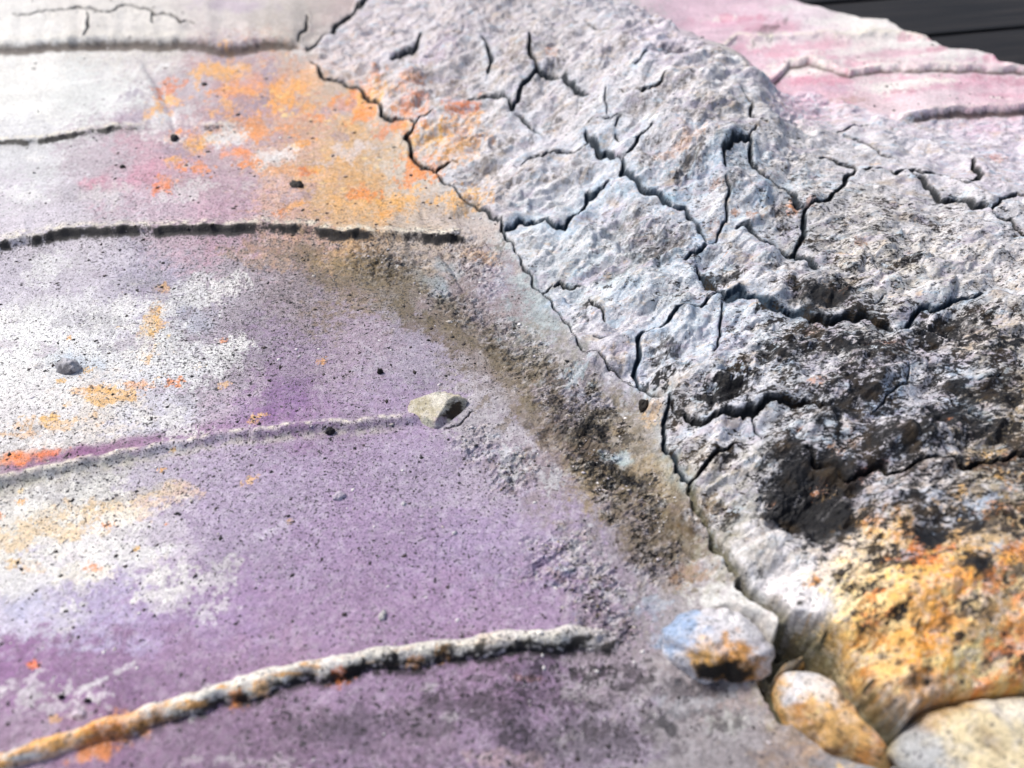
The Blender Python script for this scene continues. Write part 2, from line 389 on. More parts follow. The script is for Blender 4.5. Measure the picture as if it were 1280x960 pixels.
# hollows that hold the two lower stones
STONE1 = [(826,806),(840,782),(870,766),(910,758),(950,768),(976,792),(972,820),(950,846),(900,850),(850,842)]
STONE2 = [(972,848),(982,824),(1008,812),(1040,828),(1066,860),(1092,900),(1124,942),(1112,960),(1070,948),(1020,924),(985,894)]
STONE3 = [(1124,918),(1150,885),(1190,870),(1240,862),(1300,862),(1380,900),(1400,980),(1340,1060),(1220,1060),(1150,1000)]
for st, lv in ((STONE1, -.004), (STONE2, -.012), (STONE3, -.012)):
    hol = inside(np.array(trace(st)), U, V).astype(np.float32)
    hol = blur(hol, 6 if st is STONE1 else 14)
    Z = Z*(1-hol)+np.minimum(Z, lv)*hol
Ym2 = Ym + 1600*(Z-base).astype(np.float32)      # runs on down steep faces
chan = inside(np.array(trace([(975,770),(1000,776),(1030,795),(1052,822),(1066,856),(1040,832),(1010,806),(984,818),(970,840),(962,820),(978,796)])), U, V).astype(np.float32)
chan = blur(chan, 5)
Z = Z*(1-chan)+np.minimum(Z, -.010)*chan
cleft = np.maximum(cleft, chan)
# ------------------------------------------------------------------ which piece each bit of surface belongs to
SEEDS = [('slab',150,15),('slab',120,110),('slab',280,240),('slab',250,420),('slab',400,680),('slab',500,900),('slab',1000,20),('slab',1050,70),('slab',1220,115),
 ('slab',700,560),
 ('plate',440,75),('plate',540,95),('plate',560,30),('plate',640,95),('plate',700,55),('plate',745,75),('plate',590,180),('plate',700,150),('plate',650,240),('plate',765,105),('plate',800,140),
 ('plate',830,75),('plate',880,130),('plate',830,210),('plate',885,200),('plate',850,285),('plate',760,265),('plate',700,320),('plate',810,340),('plate',895,250),('plate',925,215),('plate',975,275),
 ('plate',1030,225),('plate',1000,180),('plate',1110,185),('plate',1180,195),('plate',1100,300),('plate',1170,228),('plate',1262,262),('plate',950,345),('plate',870,370),('plate',1070,360),
 ('plate',1200,430),('plate',770,390),('plate',840,450),('plate',960,450),('plate',1080,470),('plate',990,545),('plate',1160,530),('plate',880,560),('plate',950,640),('plate',1120,640),
 ('plate',1180,780),('plate',1225,275),('plate',1080,130),('plate',1230,170)]
SU = np.arange(-80, 1360, 3.0); SV = np.arange(-60, 1040, 3.0)
def sample(F, method=np.maximum):
    ii = np.searchsorted(Vrows, SV).clip(0, NR-1); jj = np.searchsorted(Ucols, SU).clip(0, NCOL-1)
    a = F[np.ix_(ii, jj)]
    for di in (1, 2):
        a = method(a, F[np.ix_((ii+di).clip(0, NR-1), jj)]); a = method(a, F[np.ix_(ii, (jj+di).clip(0, NCOL-1))])
    return a
rg = (ridge_id >= 0).astype(np.float32)
edge_rock = np.abs(np.gradient(sample(rock))[0])+np.abs(np.gradient(sample(rock))[1])
cost = 1+90*sample(np.maximum(crack, cleft))+60*sample(rg)+40*edge_rock
lab = np.full(cost.shape, -1, np.int32); dist = np.full(cost.shape, 1e9)
hq = []
for k, (kind, a, b) in enumerate(SEEDS):
    u, v = on_panel(a, b); j = int((u-SU[0])/3); i = int((v-SV[0])/3)
    i = min(max(i, 0), cost.shape[0]-1); j = min(max(j, 0), cost.shape[1]-1)
    hq.append((0.0, i, j, k)); dist[i, j] = 0
heapq.heapify(hq)
cl = cost.tolist(); NI, NJ = cost.shape
labl = [[-1]*NJ for _ in range(NI)]
while hq:
    d, i, j, k = heapq.heappop(hq)
    if labl[i][j] >= 0: continue
    labl[i][j] = k
    for di, dj in ((1, 0), (-1, 0), (0, 1), (0, -1)):
        a, b = i+di, j+dj
        if 0 <= a < NI and 0 <= b < NJ and labl[a][b] < 0:
            heapq.heappush(hq, (d+cl[a][b], a, b, k))
lab = np.array(labl)
# each plate sits a little higher, lower or askew
off = rng.uniform(-.0018, .0022, len(SEEDS)); off[:10] = 0
tu = rng.uniform(-1, 1, len(SEEDS))*.00003; tv = rng.uniform(-1, 1, len(SEEDS))*.00003; tu[:10] = 0; tv[:10] = 0
su = np.array([s[1] for s in SEEDS]); sv = np.array([s[2] for s in SEEDS])
gu, gv = np.meshgrid(SU, SV)
offm = off[lab]+tu[lab]*(gu-su[lab]).clip(-60, 60)+tv[lab]*(gv-sv[lab]).clip(-60, 60)
offm = blur(offm, 3)
Z += rock*bil(offm, (U-SU[0])/3, (V-SV[0])/3)

# ------------------------------------------------------------------ the panel's far edge
EDGE = [(700,-75),(900,-38),(985,-14),(1036,0),(1077,11),(1107,15),(1122,26),(1156,37),(1186,49),(1239,60),(1246,67),(1280,77),(1345,100),(1420,128)]
E = np.array(trace([(a, b+10) for a, b in EDGE]))
E = np.array(frac(E, .04, 8))
ev = np.interp(U[0], E[:, 0], E[:, 1], left=-200, right=E[-1, 1]+40)
edrop = sstep(5.0, -3.0, V-ev[None, :])
Z -= (.045*edrop**2).astype(np.float32)
keep_v = (V-ev[None, :]) > -4.5

# ------------------------------------------------------------------ paint
TAB = """eceaea e4e0de dedad8 d8d0d0 c8c0bc c8b8b8 c8bcbc b0a4a4 b8b0ae c4bcc0 d8c8d4 e8c4d8 f0dce8 f0e8e8 f2eeee eeeaea
f0f0f0 e8eaec c8bcc8 c8a0a8 d8a890 d0bcac c8bcb8 c0b8b4 c4bcbc c8c4c4 ccc8c8 c8c4c0 e8b8cc f0d0dc f0d8e4 f0c8da
dcdce4 ccbccc d4a8bc ccb0bc d8b8a8 dcb890 d4c8bc ccc8c8 ccc8cc c8ccd4 c4c4c8 c8c4c0 ccc8c4 ccc8c8 d0c8cc d4c4d0
d8d0e0 d4ccdc d4b8cc d0a8c0 d8b4a8 dcb890 d0c0b4 ccc0bc c4ccd0 b8c4cc b8bcc4 c0c8d0 b8b4b0 c4c0b8 ccc8c4 c8c4c4
d0c8dc d4cce0 b8b0cc b8acbc a898a4 988878 98908c a898a0 a8b4bc b8c8d0 c0ccd4 c0c4cc a8a4a4 c4c0b8 c8c4bc c0bcb8
f2f2f6 ececf4 e4e4ec b0a4b8 a890b4 b4a0b8 b0a4bc a09498 a09c98 b0a8b8 c0ccd8 c8d4e0 b8bcc0 b0b0ac b8b4b8 b0a898
f0ecf2 f0e8e4 dcd8ec c8b4cc a884b4 b098bc b49cc4 c4bcc8 b0a4b4 90887c b0a8a4 c4c8d4 b0b4bc b4b0bc acacb8 a8946c
c8c4c4 ccc8cc c8bcd4 c0acd0 b8a4c8 b49cc4 b8a4c8 b8a8c4 a898a4 a89880 b0a48c a8a498 909098 b8b0c0 b0a8a0 988c70
f0ece8 e8e4e8 d8cce0 b8a4c8 b49cc4 b094c0 b094c0 b49cc8 b4a0c4 a89cac 988c88 a09c8c e6e2e0 e4d0ac dcb474 ccb48c
d4cce8 c0b0dc b89ccc b090c0 b090bc b090bc b090bc b898c4 b094bc b4a0b8 a8a0a8 dcdcde e8e4e4 eed8a8 e8b050 e0bc7c
a878b0 a47cac ac88b4 b08cb8 b490b8 b494bc ac8cb4 ab88b0 a98ab0 b0a0b0 a498a0 b8a8a8 b8b0a0 eecc8c ecb04c eebc60
b090b4 a880a8 a080a4 9c7ca0 9c7ca0 a084a8 a488a8 a88cb0 a890b0 a898b0 a8a0a8 a8a0a8 a89890 a0a0a8 c8b8a0 d0c0a0"""
GRAIN = """0000011222100000 0000001222210000 0000001111233211 0000000112324443 0000011122323433 0000001231135655 0000000134435555 0000000135436555
0000000023413343 0000000024201222 0000001223221112 0000001122221111""".split()
DOTS = """0000011111000000 0012211000000000 1343332100000000 2444433200000000 4456666300000000 4566543400000000 4455443300000000 4444454400000000
3334444410000000 1222233432000000 1112334565000000 2233555565000000""".split()
ORNG = """0001200000000000 0112630000000000 1122454200010000 1112344311003000 1230121210100000 3351111110001110 2311111010112223 4310000011210123
3210000001111344 1000000000014863 1111110000004763 1010111000113522""".split()
rows = [r.split() for r in TAB.strip().split('\n')]
cp = []; cvv = []
for j in range(12):
    for i in range(16):
        cp.append(on_panel(40+80*i, 40+80*j))
        cvv.append(list(lin(rows[j][i])) + [int(GRAIN[j][i])/9, int(DOTS[j][i])/9, int(ORNG[j][i])/9])
cp = np.array(cp); cvv = np.array(cvv)
# uneven borders between the washes: wander at several sizes, down to spray
wu = 44*fbm(U/70, V/50, 3, .55, 120) + 46*fbm(Xm/7, Ym/7, 5, .8, 122)
wv = 34*fbm(U/70, V/50, 3, .55, 125) + 36*fbm(Xm/7, Ym/7, 5, .8, 127)
wr = (1-.55*rock)
F = shepard(U+wu*wr, V+wv*wr, cp[:, 0], cp[:, 1], cvv, 24)
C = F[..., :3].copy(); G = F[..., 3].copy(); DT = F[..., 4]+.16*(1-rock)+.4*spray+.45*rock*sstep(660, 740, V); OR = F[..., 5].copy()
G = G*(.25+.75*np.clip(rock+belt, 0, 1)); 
def mixc(m, hexc, w=None):
    c = lin(hexc).astype(np.float32)
    if w is None: C[...] = C*(1-m[..., None])+c*m[..., None]
    else: C[w] = C[w]*(1-m[..., None])+c*m[..., None]
# stains, and some painted bounce light, with a shape of their own: x, y, rx, ry, angle, colour, strength, ragged
ST = [
 (70,577,80,12,11,'a4609c',.85,.3),(170,557,90,10,12,'a868a4',.8,.3),(280,538,100,14,11,'a878b0',.7,.4),(22,577,42,11,10,'f08a1e',.95,.5),(60,570,22,6,10,'e87828',.8,.5),(355,505,60,26,20,'9c70b4',.6,.4),
 (170,225,50,18,15,'e090b0',.55,.5),(120,232,20,8,10,'e888a8',.6,.5),(310,110,26,14,20,'f4a858',.6,.6),(300,165,40,16,0,'f0a860',.6,.7),(300,195,20,8,0,'f49840',.8,.6),(250,180,14,16,50,'f8b060',.6,.6),
 (430,225,50,30,-20,'f0bc74',.5,1.0),(480,265,50,16,0,'f2be78',.6,1.0),(440,160,20,10,-20,'f0c080',.6,1.0),(440,130,16,10,0,'f4c060',.7,.6),(505,158,10,6,0,'f0b850',.8,.6),(385,100,26,16,20,'f0bc88',.6,.6),
 (335,95,14,18,0,'a498c0',.6,.5),(290,70,40,14,0,'b49cb8',.55,.5),(160,150,30,10,0,'b8a0c4',.5,.5),
 (190,400,12,46,-20,'f4c860',.55,.8),(110,488,24,8,0,'f4b458',.6,.8),(175,482,18,6,0,'f4a848',.6,.8),(30,545,24,6,0,'f4b860',.5,.7),(90,455,44,18,0,'c4d4ec',.7,.5),(205,370,30,22,-30,'9c9cb0',.45,.7),
 (245,400,26,18,-30,'c8d0e8',.5,.6),(230,460,60,30,0,'e8eaf2',.5,.7),(60,420,90,40,0,'f4f4f8',.6,.5),
 (545,360,34,12,-35,'a8bccc',.7,.5),(560,335,22,9,-20,'98acbc',.6,.5),(430,330,60,12,-10,'b89c70',.6,.7),(330,325,50,10,-10,'b8a080',.5,.7),(520,400,60,14,-35,'7c6c50',.6,.7),(590,430,60,14,-30,'6c6050',.6,.7),
 (650,470,70,26,-30,'7c7060',.7,1.0),(560,400,70,26,-35,'80745c',.7,.55),(650,470,80,30,-32,'8c8068',.5,.55),(720,560,70,40,-40,'857a66',.5,.55),(800,650,50,40,-50,'8a7e68',.5,.55),(480,345,90,22,-12,'8a7c60',.6,.55),(680,540,60,30,-35,'847860',.6,1.0),(790,650,50,30,-60,'807460',.6,1.0),(850,690,40,24,-60,'74684c',.6,1.0),(430,340,90,20,-10,'8c7c60',.5,1.0),(350,310,70,12,-5,'8c7c60',.45,1.0),(720,520,50,26,-25,'504840',.5,1.0),(740,560,60,20,-30,'6c5c50',.6,.8),(745,540,30,10,-20,'2c2824',.6,1.0),(780,600,40,16,-20,'585040',.6,.9),(840,640,30,30,-60,'6c5c44',.6,.9),
 (700,385,20,10,0,'a8c0dc',.7,.5),(620,360,20,24,-50,'c4b8d8',.5,.5),(600,320,24,8,-20,'dcb890',.5,.7),
 (680,90,26,8,35,'705c40',.7,.8),(640,72,26,14,30,'907c60',.5,.8),(590,95,30,8,30,'807058',.5,.8),(530,95,34,7,32,'807058',.55,.8),(690,62,9,5,0,'e8a060',.6,.5),(840,62,26,7,0,'584c5c',.85,.5),
 (870,210,36,10,18,'3c3020',.75,.9),(870,145,40,10,15,'605038',.55,.9),(815,305,60,14,-6,'3c342c',.65,.9),(770,280,30,14,-6,'605440',.4,.9),(980,262,24,10,0,'503818',.75,.9),(992,258,10,7,0,'e89838',.85,.6),
 (955,245,14,20,-20,'98c0dc',.7,.5),(840,250,22,9,0,'98c4d4',.7,.5),(865,235,24,12,0,'a4bcdc',.6,.6),(880,300,20,16,0,'b0c8e4',.6,.6),(880,350,18,18,0,'a0b8d0',.6,.6),
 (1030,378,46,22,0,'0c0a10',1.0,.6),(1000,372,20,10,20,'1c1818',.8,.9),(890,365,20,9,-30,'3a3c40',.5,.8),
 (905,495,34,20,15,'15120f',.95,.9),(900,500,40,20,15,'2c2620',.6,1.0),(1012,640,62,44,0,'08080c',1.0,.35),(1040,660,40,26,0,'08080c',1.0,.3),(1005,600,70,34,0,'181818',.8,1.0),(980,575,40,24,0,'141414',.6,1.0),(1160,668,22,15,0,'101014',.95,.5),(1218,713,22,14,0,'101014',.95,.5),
 (1105,455,34,8,0,'3c2c18',.7,.9),(1100,442,14,4,0,'d88838',.7,.6),(1190,412,50,22,10,'2c2214',.7,1.0),(1240,490,60,18,0,'3c3018',.7,1.0),(1195,485,10,8,0,'18161c',.95,.5),(1180,528,30,14,0,'14121a',.8,.9),
 (1165,528,14,10,0,'101018',.9,.6),(1090,520,30,16,0,'5048a0',.35,.8),(1060,510,30,18,0,'1c1c28',.6,1.0),(960,440,40,16,0,'38342c',.45,1.0),(1010,450,40,16,0,'38302c',.5,1.0),(1200,465,30,8,0,'b8c8e0',.6,.5),
 (1150,590,50,10,0,'5c3c18',.6,.9),(1250,575,40,8,0,'4c3420',.7,.8),(1080,592,20,7,20,'a85818',.8,.6),(1160,630,40,14,0,'a8bcd8',.6,.7),(1230,640,40,14,0,'c8a040',.5,.9),(1180,700,40,14,0,'e0b860',.4,.9),
 (910,580,20,8,30,'302018',.85,.8),(950,680,40,20,10,'e4e2e4',.6,.5),(990,720,50,22,-20,'e6e2e0',.6,.5),(1050,700,50,20,-20,'ecd8b8',.5,.7),(1090,790,24,40,-30,'b07820',.65,.8),(1140,800,60,24,10,'e8a83c',.55,.8),
 (1130,860,30,18,20,'7c5820',.6,.8),(1200,820,50,20,0,'f0c470',.5,.8),(1080,850,14,26,-30,'b8762c',.6,.7),(1240,760,30,30,0,'80602c',.45,.9),
 (880,650,16,26,-60,'705830',.6,.9),(860,720,26,16,0,'a07c58',.5,.9),(810,760,26,14,0,'a8bcd4',.5,.8),(770,575,24,10,-10,'c8dce4',.75,.6),(640,580,22,22,-30,'d0d4dc',.65,.8),(690,600,16,16,-30,'ccd0d8',.55,.9),
 (735,500,30,10,-10,'b4b0c8',.5,.7),(815,520,14,14,0,'e0c098',.6,.7),(770,455,20,8,-20,'e0c8a0',.5,.7),(860,545,20,9,0,'d4dcec',.6,.5),
 (60,720,120,22,14,'f0eef0',.8,.6),(200,690,70,8,18,'e4e0ec',.7,.8),(70,650,110,22,10,'eeeae4',.6,.7),(140,625,90,9,12,'c8c0b4',.6,.7),(30,760,40,14,0,'c4c4ec',.6,.6),(40,710,20,9,0,'f4c890',.6,.7),(100,775,30,7,20,'dcd4ec',.6,.8),
 (285,708,22,12,10,'d8d4d8',.7,.9),(205,745,18,12,0,'dcd8dc',.7,.9),(255,770,16,10,-30,'dcd4e4',.8,.9),(40,870,50,10,6,'d4ccd8',.8,.9),(130,850,46,4,28,'dcd4e0',.85,.7),(70,885,40,7,0,'d8d0dc',.6,.9),(42,832,10,6,0,'f48038',.95,.5),
 (100,895,14,7,0,'e8d8e0',.7,.5),(70,900,10,5,0,'e8c088',.7,.5),(300,950,60,8,0,'d0c4d0',.5,.9),(350,960,30,8,0,'d8ccd8',.5,.9),(660,850,20,5,0,'e08850',.35,.9),(340,665,24,7,20,'dcd4e8',.5,.9),
 (740,720,20,20,-30,'ccc8c8',.6,1.0),(720,690,10,26,-30,'c8c8c8',.6,1.0),(770,745,30,9,-10,'c8c4c8',.6,1.0),(830,905,30,10,-30,'383840',.7,.7),(870,880,60,12,10,'b4b8c4',.5,.8),(900,850,50,10,0,'686c78',.5,.8),(910,905,40,14,0,'c8ccc8',.5,.8),
 (700,870,60,10,0,'3c343c',.4,.9),(745,842,34,9,0,'18161a',.75,.7),(1145,918,22,26,30,'90b0d4',.85,.4),(640,950,60,12,0,'d8b8b0',.4,.8),(1010,940,40,10,0,'d8b898',.4,.8),(830,800,18,14,0,'90b0d8',.7,.5),  # blue wash left of the third stone paints in bluish bounce light
 (960,40,60,9,2,'e898b8',.55,.5),(900,30,50,8,0,'eca8c8',.5,.5),(990,62,90,9,0,'eca0bc',.6,.5),(1090,72,90,6,5,'eca8c4',.6,.6),(1190,110,80,8,8,'eca0c0',.55,.5),(1150,100,50,5,0,'e890b4',.5,.5),(1030,110,40,8,0,'d4b0cc',.6,.6),
 (1250,125,40,5,0,'e8a0bc',.5,.5),(1130,175,60,9,0,'b4b0bc',.5,.6),(1240,165,50,8,0,'d8b4cc',.6,.6),(1245,200,12,5,0,'f0a888',.5,.6),(1060,125,30,8,0,'c0a090',.5,.8),(1250,190,40,8,0,'c0b8d0',.5,.6),
 (1100,330,100,50,0,'c0bcb0',.3,.8),(300,110,30,14,10,'f0a860',.8,1.0),(310,165,46,12,0,'f0a458',.8,1.0),(350,215,30,10,0,'f0b070',.6,1.0),(240,180,16,20,0,'f0b878',.5,1.0),(130,495,44,12,10,'f0bc60',.7,1.0),(190,420,10,46,-15,'f0bc60',.6,1.0),(60,530,44,10,0,'f0bc6c',.5,1.0),
 (60,660,80,26,10,'f0d0a0',.6,1.0),(180,630,60,16,10,'f0d4a8',.5,1.0),(1120,700,30,14,0,'141416',.8,1.0),(1080,740,26,10,0,'181614',.7,1.0),(1200,770,40,14,10,'1c1814',.7,1.0),(1260,720,40,24,0,'141414',.7,1.0),(1100,775,16,10,-30,'14120f',.8,.9),(1225,660,50,20,0,'14141a',.7,1.0),
 (1130,560,50,16,0,'16161a',.6,1.0),(1240,540,50,16,0,'161414',.7,1.0),(560,120,40,10,32,'8c7058',.6,1.0),(620,160,40,10,28,'8c8078',.5,1.0),(480,100,30,8,32,'8c7a68',.6,1.0),(720,210,40,10,20,'7c746c',.5,1.0),(640,230,40,10,20,'807870',.5,1.0),(820,120,40,10,15,'5c4c3c',.6,1.0),
 (900,180,40,10,15,'50483c',.6,1.0),(790,330,40,10,10,'4c443c',.6,1.0),(740,350,30,10,10,'5c5448',.5,1.0),(850,190,30,8,15,'e8a868',.4,1.0),(910,225,18,22,0,'4c3c28',.7,1.0),(945,335,30,12,0,'3c3024',.7,1.0),(560,900,160,22,4,'64586a',.45,1.0),(420,905,70,18,10,'5c5060',.4,1.0),(720,930,90,24,0,'504a54',.5,1.0),(860,860,70,12,5,'585660',.5,1.0),(640,880,120,14,3,'483e48',.5,1.0),(980,945,60,14,0,'908890',.5,.9),(290,12,44,10,0,'c8b0cc',.6,.6)]
prs = random.Random(21)
def strew(n, x0, x1, y0, y1, r0, r1, asp, hexes, st, rag, ang=(0, 25)):
    for _ in range(n):
        q = prs.uniform(r0, r1)*(1 if prs.random() < .7 else .5)
        ST.append((prs.uniform(x0, x1), prs.uniform(y0, y1), q*asp, q, prs.uniform(*ang), prs.choice(hexes), st*prs.uniform(.7, 1.1), rag))
strew(34, -10, 300, 330, 530, 6, 20, 2.2, ['f6f4f6', 'f2f2f6', 'eeeef4'], .75, 1.0)
strew(16, 0, 330, 330, 520, 5, 14, 2.2, ['b4a4c4', 'c4b4cc', 'a8a4b4'], .6, 1.0)
strew(34, -10, 260, 610, 760, 5, 16, 2.6, ['f6f4f2', 'f0eef0', 'f2ece4'], .8, 1.0)
strew(22, -10, 300, 700, 900, 3, 10, 3.0, ['e8e2ea', 'dcd4e0'], .75, 1.0)
strew(20, -10, 420, 400, 720, 3, 7, 1.8, ['f4b860', 'f0c478', 'ec9440'], .85, .9)
strew(46, 190, 600, 80, 285, 5, 15, 2.2, ['f09838', 'f4b04c', 'ea8630', 'f6bc60'], .8, 1.0)
strew(26, 120, 560, 70, 285, 5, 13, 2.2, ['b4a0b8', 'c0a8bc', 'a898b4', 'e4dce0'], .6, 1.0)
strew(20, 0, 380, 65, 285, 4, 12, 2.4, ['f2f0f2', 'eaeaee'], .7, 1.0)
strew(90, 930, 1290, 650, 870, 3, 8, 1.3, ['141210', '1c1610', '241a10'], .95, .55)
strew(44, 1000, 1290, 690, 870, 6, 20, 1.6, ['eca638', 'f2c470', 'e08c2c', 'f4dcaa'], .75, .9)
strew(30, 1040, 1290, 560, 720, 5, 14, 1.8, ['e8b858', 'd89840', 'b4c8e0', 'f0ecec'], .7, 1.0)
strew(26, 900, 1290, 5, 130, 4, 9, 6, ['f4f0f0', 'f6f2ee'], .75, .9, (-4, 6))
strew(16, 880, 1290, 15, 130, 3, 7, 7, ['ee9cba', 'f0acc8', 'e088a8'], .7, .9, (-4, 6))
strew(40, 560, 960, 30, 330, 4, 10, 2.4, ['6c5c48', '80705c', '544838', '8c8496'], .65, 1.0, (5, 40))
strew(40, 700, 1000, 180, 480, 5, 13, 2.0, ['b4d0e0', 'a4c0d8', 'd4e4ec', 'c8c0d8'], .6, 1.0, (0, 35))
strew(30, 720, 1280, 330, 640, 5, 13, 2.2, ['141316', '1c1814', '2c2014'], .9, .9, (-5, 25))
strew(18, 880, 1280, 230, 640, 3, 7, 1.8, ['e09040', 'd08838', 'b06c28'], .7, .9)
strew(40, 500, 900, 820, 950, 5, 14, 2.0, ['4c424c', '5c505c', 'c0b8c0', '38323a'], .6, 1.0)
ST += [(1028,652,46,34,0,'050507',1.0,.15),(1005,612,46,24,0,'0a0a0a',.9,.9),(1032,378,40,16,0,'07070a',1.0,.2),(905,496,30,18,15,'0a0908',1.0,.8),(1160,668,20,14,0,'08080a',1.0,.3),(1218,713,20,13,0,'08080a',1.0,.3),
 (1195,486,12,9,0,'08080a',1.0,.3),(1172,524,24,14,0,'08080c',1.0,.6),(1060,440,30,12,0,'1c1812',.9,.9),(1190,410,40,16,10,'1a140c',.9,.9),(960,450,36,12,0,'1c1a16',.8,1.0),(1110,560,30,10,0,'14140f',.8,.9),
 (1250,500,40,14,0,'2a1c0c',.8,.9),(1240,580,40,8,0,'4c2c10',.8,.9),(1080,592,22,7,20,'a85414',.9,.6),(1105,441,18,5,0,'c87828',.8,.6),(1255,640,30,10,0,'c08030',.7,.9),(1180,650,40,12,0,'b8cce4',.6,.9)]
soot = np.zeros(U.shape, np.float32); cov = np.zeros(U.shape, np.float32)
for k, (px, py, rx, ry, an, hx, st, rag) in enumerate(ST):
    w, m = blob(px, py, rx, ry, an, warp=.25+.6*rag, edge=(.35 if max(rx, ry) < 13 else .75), seed=k)
    m = m*st
    if rag > .6:
        m = st*sstep(-.10, .16, .85*fbm(Xm[w]/4.2, Ym[w]/3.4, 5, .8, 150+k)+.75*(m/st-.42))*sstep(.02, .25, m)
    c = lin(hx)
    cov[w] = np.maximum(cov[w], m)
    if c.max() < .03:
        soot[w] = np.maximum(soot[w], m)
    mixc(m, hx, w)
# washes in the rough: pale crests, blue grey hollows
n1 = fbm(xr/14, yr/7, 4, .6, 180)
ro = rock*(1-.85*sstep(.15, .5, OR))*(1-.9*cov); mixc(ro*.25, 'f0eef0'); mixc(ro*sstep(.0, .4, n1)*.5, 'f6f4f6'); mixc(rock*(1-.9*cov)*sstep(.15, .55, -n1)*.3, '909cac')
mixc(rock*(1-.9*cov)*sstep(.22, .55, fbm(xr/20, yr/12, 3, .6, 185))*.35, 'b8a890')
mixc((halo*.9).clip(0, .85), '9cc0dc')
# bands
mixc(lip*sstep(-.5, .3, fbm(Xm/6, Ym2/6, 3, .6, 190))*.9, 'f2ece0')
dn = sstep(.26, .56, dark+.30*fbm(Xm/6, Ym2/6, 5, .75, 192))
greyf = np.zeros(U.shape, np.float32)
w, D, Sg, T, L = nearest(STEPL['s4'], 30)
greyf[w] = sstep(-3, -6, -D*Sg)*sstep(-17, -9, -D*Sg)*sstep(520, 460, U[w])
mixc(greyf*.55*sstep(-.5, .3, fbm(Xm/7, Ym2/7, 3, .7, 191)), 'd2cebe')
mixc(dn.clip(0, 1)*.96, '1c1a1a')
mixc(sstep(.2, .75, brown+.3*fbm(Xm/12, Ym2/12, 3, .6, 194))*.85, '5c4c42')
# rope ridge: white crest, ochre stretches, black beneath
mixc(ridge5, 'f4f0ea')
oc = sstep(.05, .45, fbm(Xm/22, Ym2/7, 4, .6, 196)+.35*np.exp(-((rope_t-.28)/.22)**2)+.1-.28*np.abs(rope_n+.1))*ridge5*sstep(.95, .5, rope_t)
mixc(oc*.85, 'f2b450')
for (a, b, rx, ry, hx, st) in [(427,849,15,9,'f08c14',1),(298,880,13,8,'f0a050',.9),(170,905,44,16,'f0ac48',.7),(120,935,40,16,'e8983c',.8),(520,832,12,6,'f0a838',.9),(555,822,10,8,'f0b040',.8),(490,832,20,8,'141414',1),(555,820,18,6,'1c1814',.8),(330,866,16,8,'f4b860',.7),(445,842,16,5,'141210',1),(600,817,16,5,'1c1814',.9),(650,812,20,5,'1c1814',.9),(720,808,20,5,'181614',.9),(760,812,16,7,'141212',.9)]:
    w, m = blob(a, b, rx, ry, 20, warp=.6, edge=.5, seed=int(a) % 23); mixc(m*st, hx, w)
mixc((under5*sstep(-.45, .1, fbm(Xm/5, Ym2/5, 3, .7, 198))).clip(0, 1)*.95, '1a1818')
# cracks
cb = cblue[..., None]
cc = lin('0c0e12')*(1-cb)+lin('20465f')*cb
gm = (crack*.96)[..., None]
C = C*(1-gm)+cc*gm
mixc(cleft*.92, '77745f')
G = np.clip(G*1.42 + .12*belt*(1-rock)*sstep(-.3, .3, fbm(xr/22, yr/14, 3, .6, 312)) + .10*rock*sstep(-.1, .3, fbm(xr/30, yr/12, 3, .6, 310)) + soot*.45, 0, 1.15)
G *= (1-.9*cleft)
C *= (.86+.12*rock)[..., None]
C = np.minimum(C, .80)
_lum = (C@np.array([.25, .65, .10], np.float32))[..., None]
_cool = sstep(-.02, .08, (C[..., 2]-C[..., 1])/(C.max(-1)+1e-4))[..., None]
C = np.clip(_lum+(C-_lum)*(1.08-.28*_cool), .003, .80)       # muted mauves, lively ochres
C[..., 2] *= 1-.05*(1-rock)
C = .80*(C/.80)**(1.17+.10*rock)[..., None]

# ------------------------------------------------------------------ normals of the whole relief, so that pieces meet without seams
Pt = np.stack([X, Y, Z], -1).astype(np.float32)
dU = np.gradient(Pt, axis=1); dV = np.gradient(Pt, axis=0)
Nn = np.cross(dV, dU); Nn *= np.sign(Nn[..., 2:3]+1e-12)
Nn /= np.linalg.norm(Nn, axis=-1, keepdims=True)+1e-12

# ------------------------------------------------------------------ materials
def newmat(name):
    m = bpy.data.materials.new(name); m.use_nodes = True
    nt = m.node_tree; b = nt.nodes['Principled BSDF']
    return m, nt, b
class NT:
    def __init__(s, nt): s.nt = nt
    def n(s, t, **kw):
        o = s.nt.nodes.new(t)
        for k, v in kw.items(): setattr(o, k, v)
        return o
    def l(s, a, b): s.nt.links.new(a, b)
    def val(s, sock, v):
        if hasattr(v, 'links') or hasattr(v, 'is_linked'): s.l(v, sock)
        else: sock.default_value = v
    def math(s, op, a, b=None, c=None, clamp=False):
        o = s.n('ShaderNodeMath', operation=op, use_clamp=clamp)
        s.val(o.inputs[0], a)
        if b is not None: s.val(o.inputs[1], b)
        if c is not None: s.val(o.inputs[2], c)
        return o.outputs[0]
    def noise(s, vec, scale, detail=3, rough=.6):
        o = s.n('ShaderNodeTexNoise'); s.l(vec, o.inputs['Vector'])
        o.inputs['Scale'].default_value = scale; o.inputs['Detail'].default_value = detail; o.inputs['Roughness'].default_value = rough
        return o.outputs['Fac']
    def range(s, x, a, b, c=0., d=1.):
        o = s.n('ShaderNodeMapRange', interpolation_type='SMOOTHSTEP'); s.val(o.inputs[0], x)
        for k, v in zip((1, 2, 3, 4), (a, b, c, d)): s.val(o.inputs[k], v)
        return o.outputs[0]
    def mix(s, f, a, b, blend='MIX'):
        o = s.n('ShaderNodeMix', data_type='RGBA', blend_type=blend)
        s.val(o.inputs[0], f); s.val(o.inputs[6], a); s.val(o.inputs[7], b)
        return o.outputs[2]
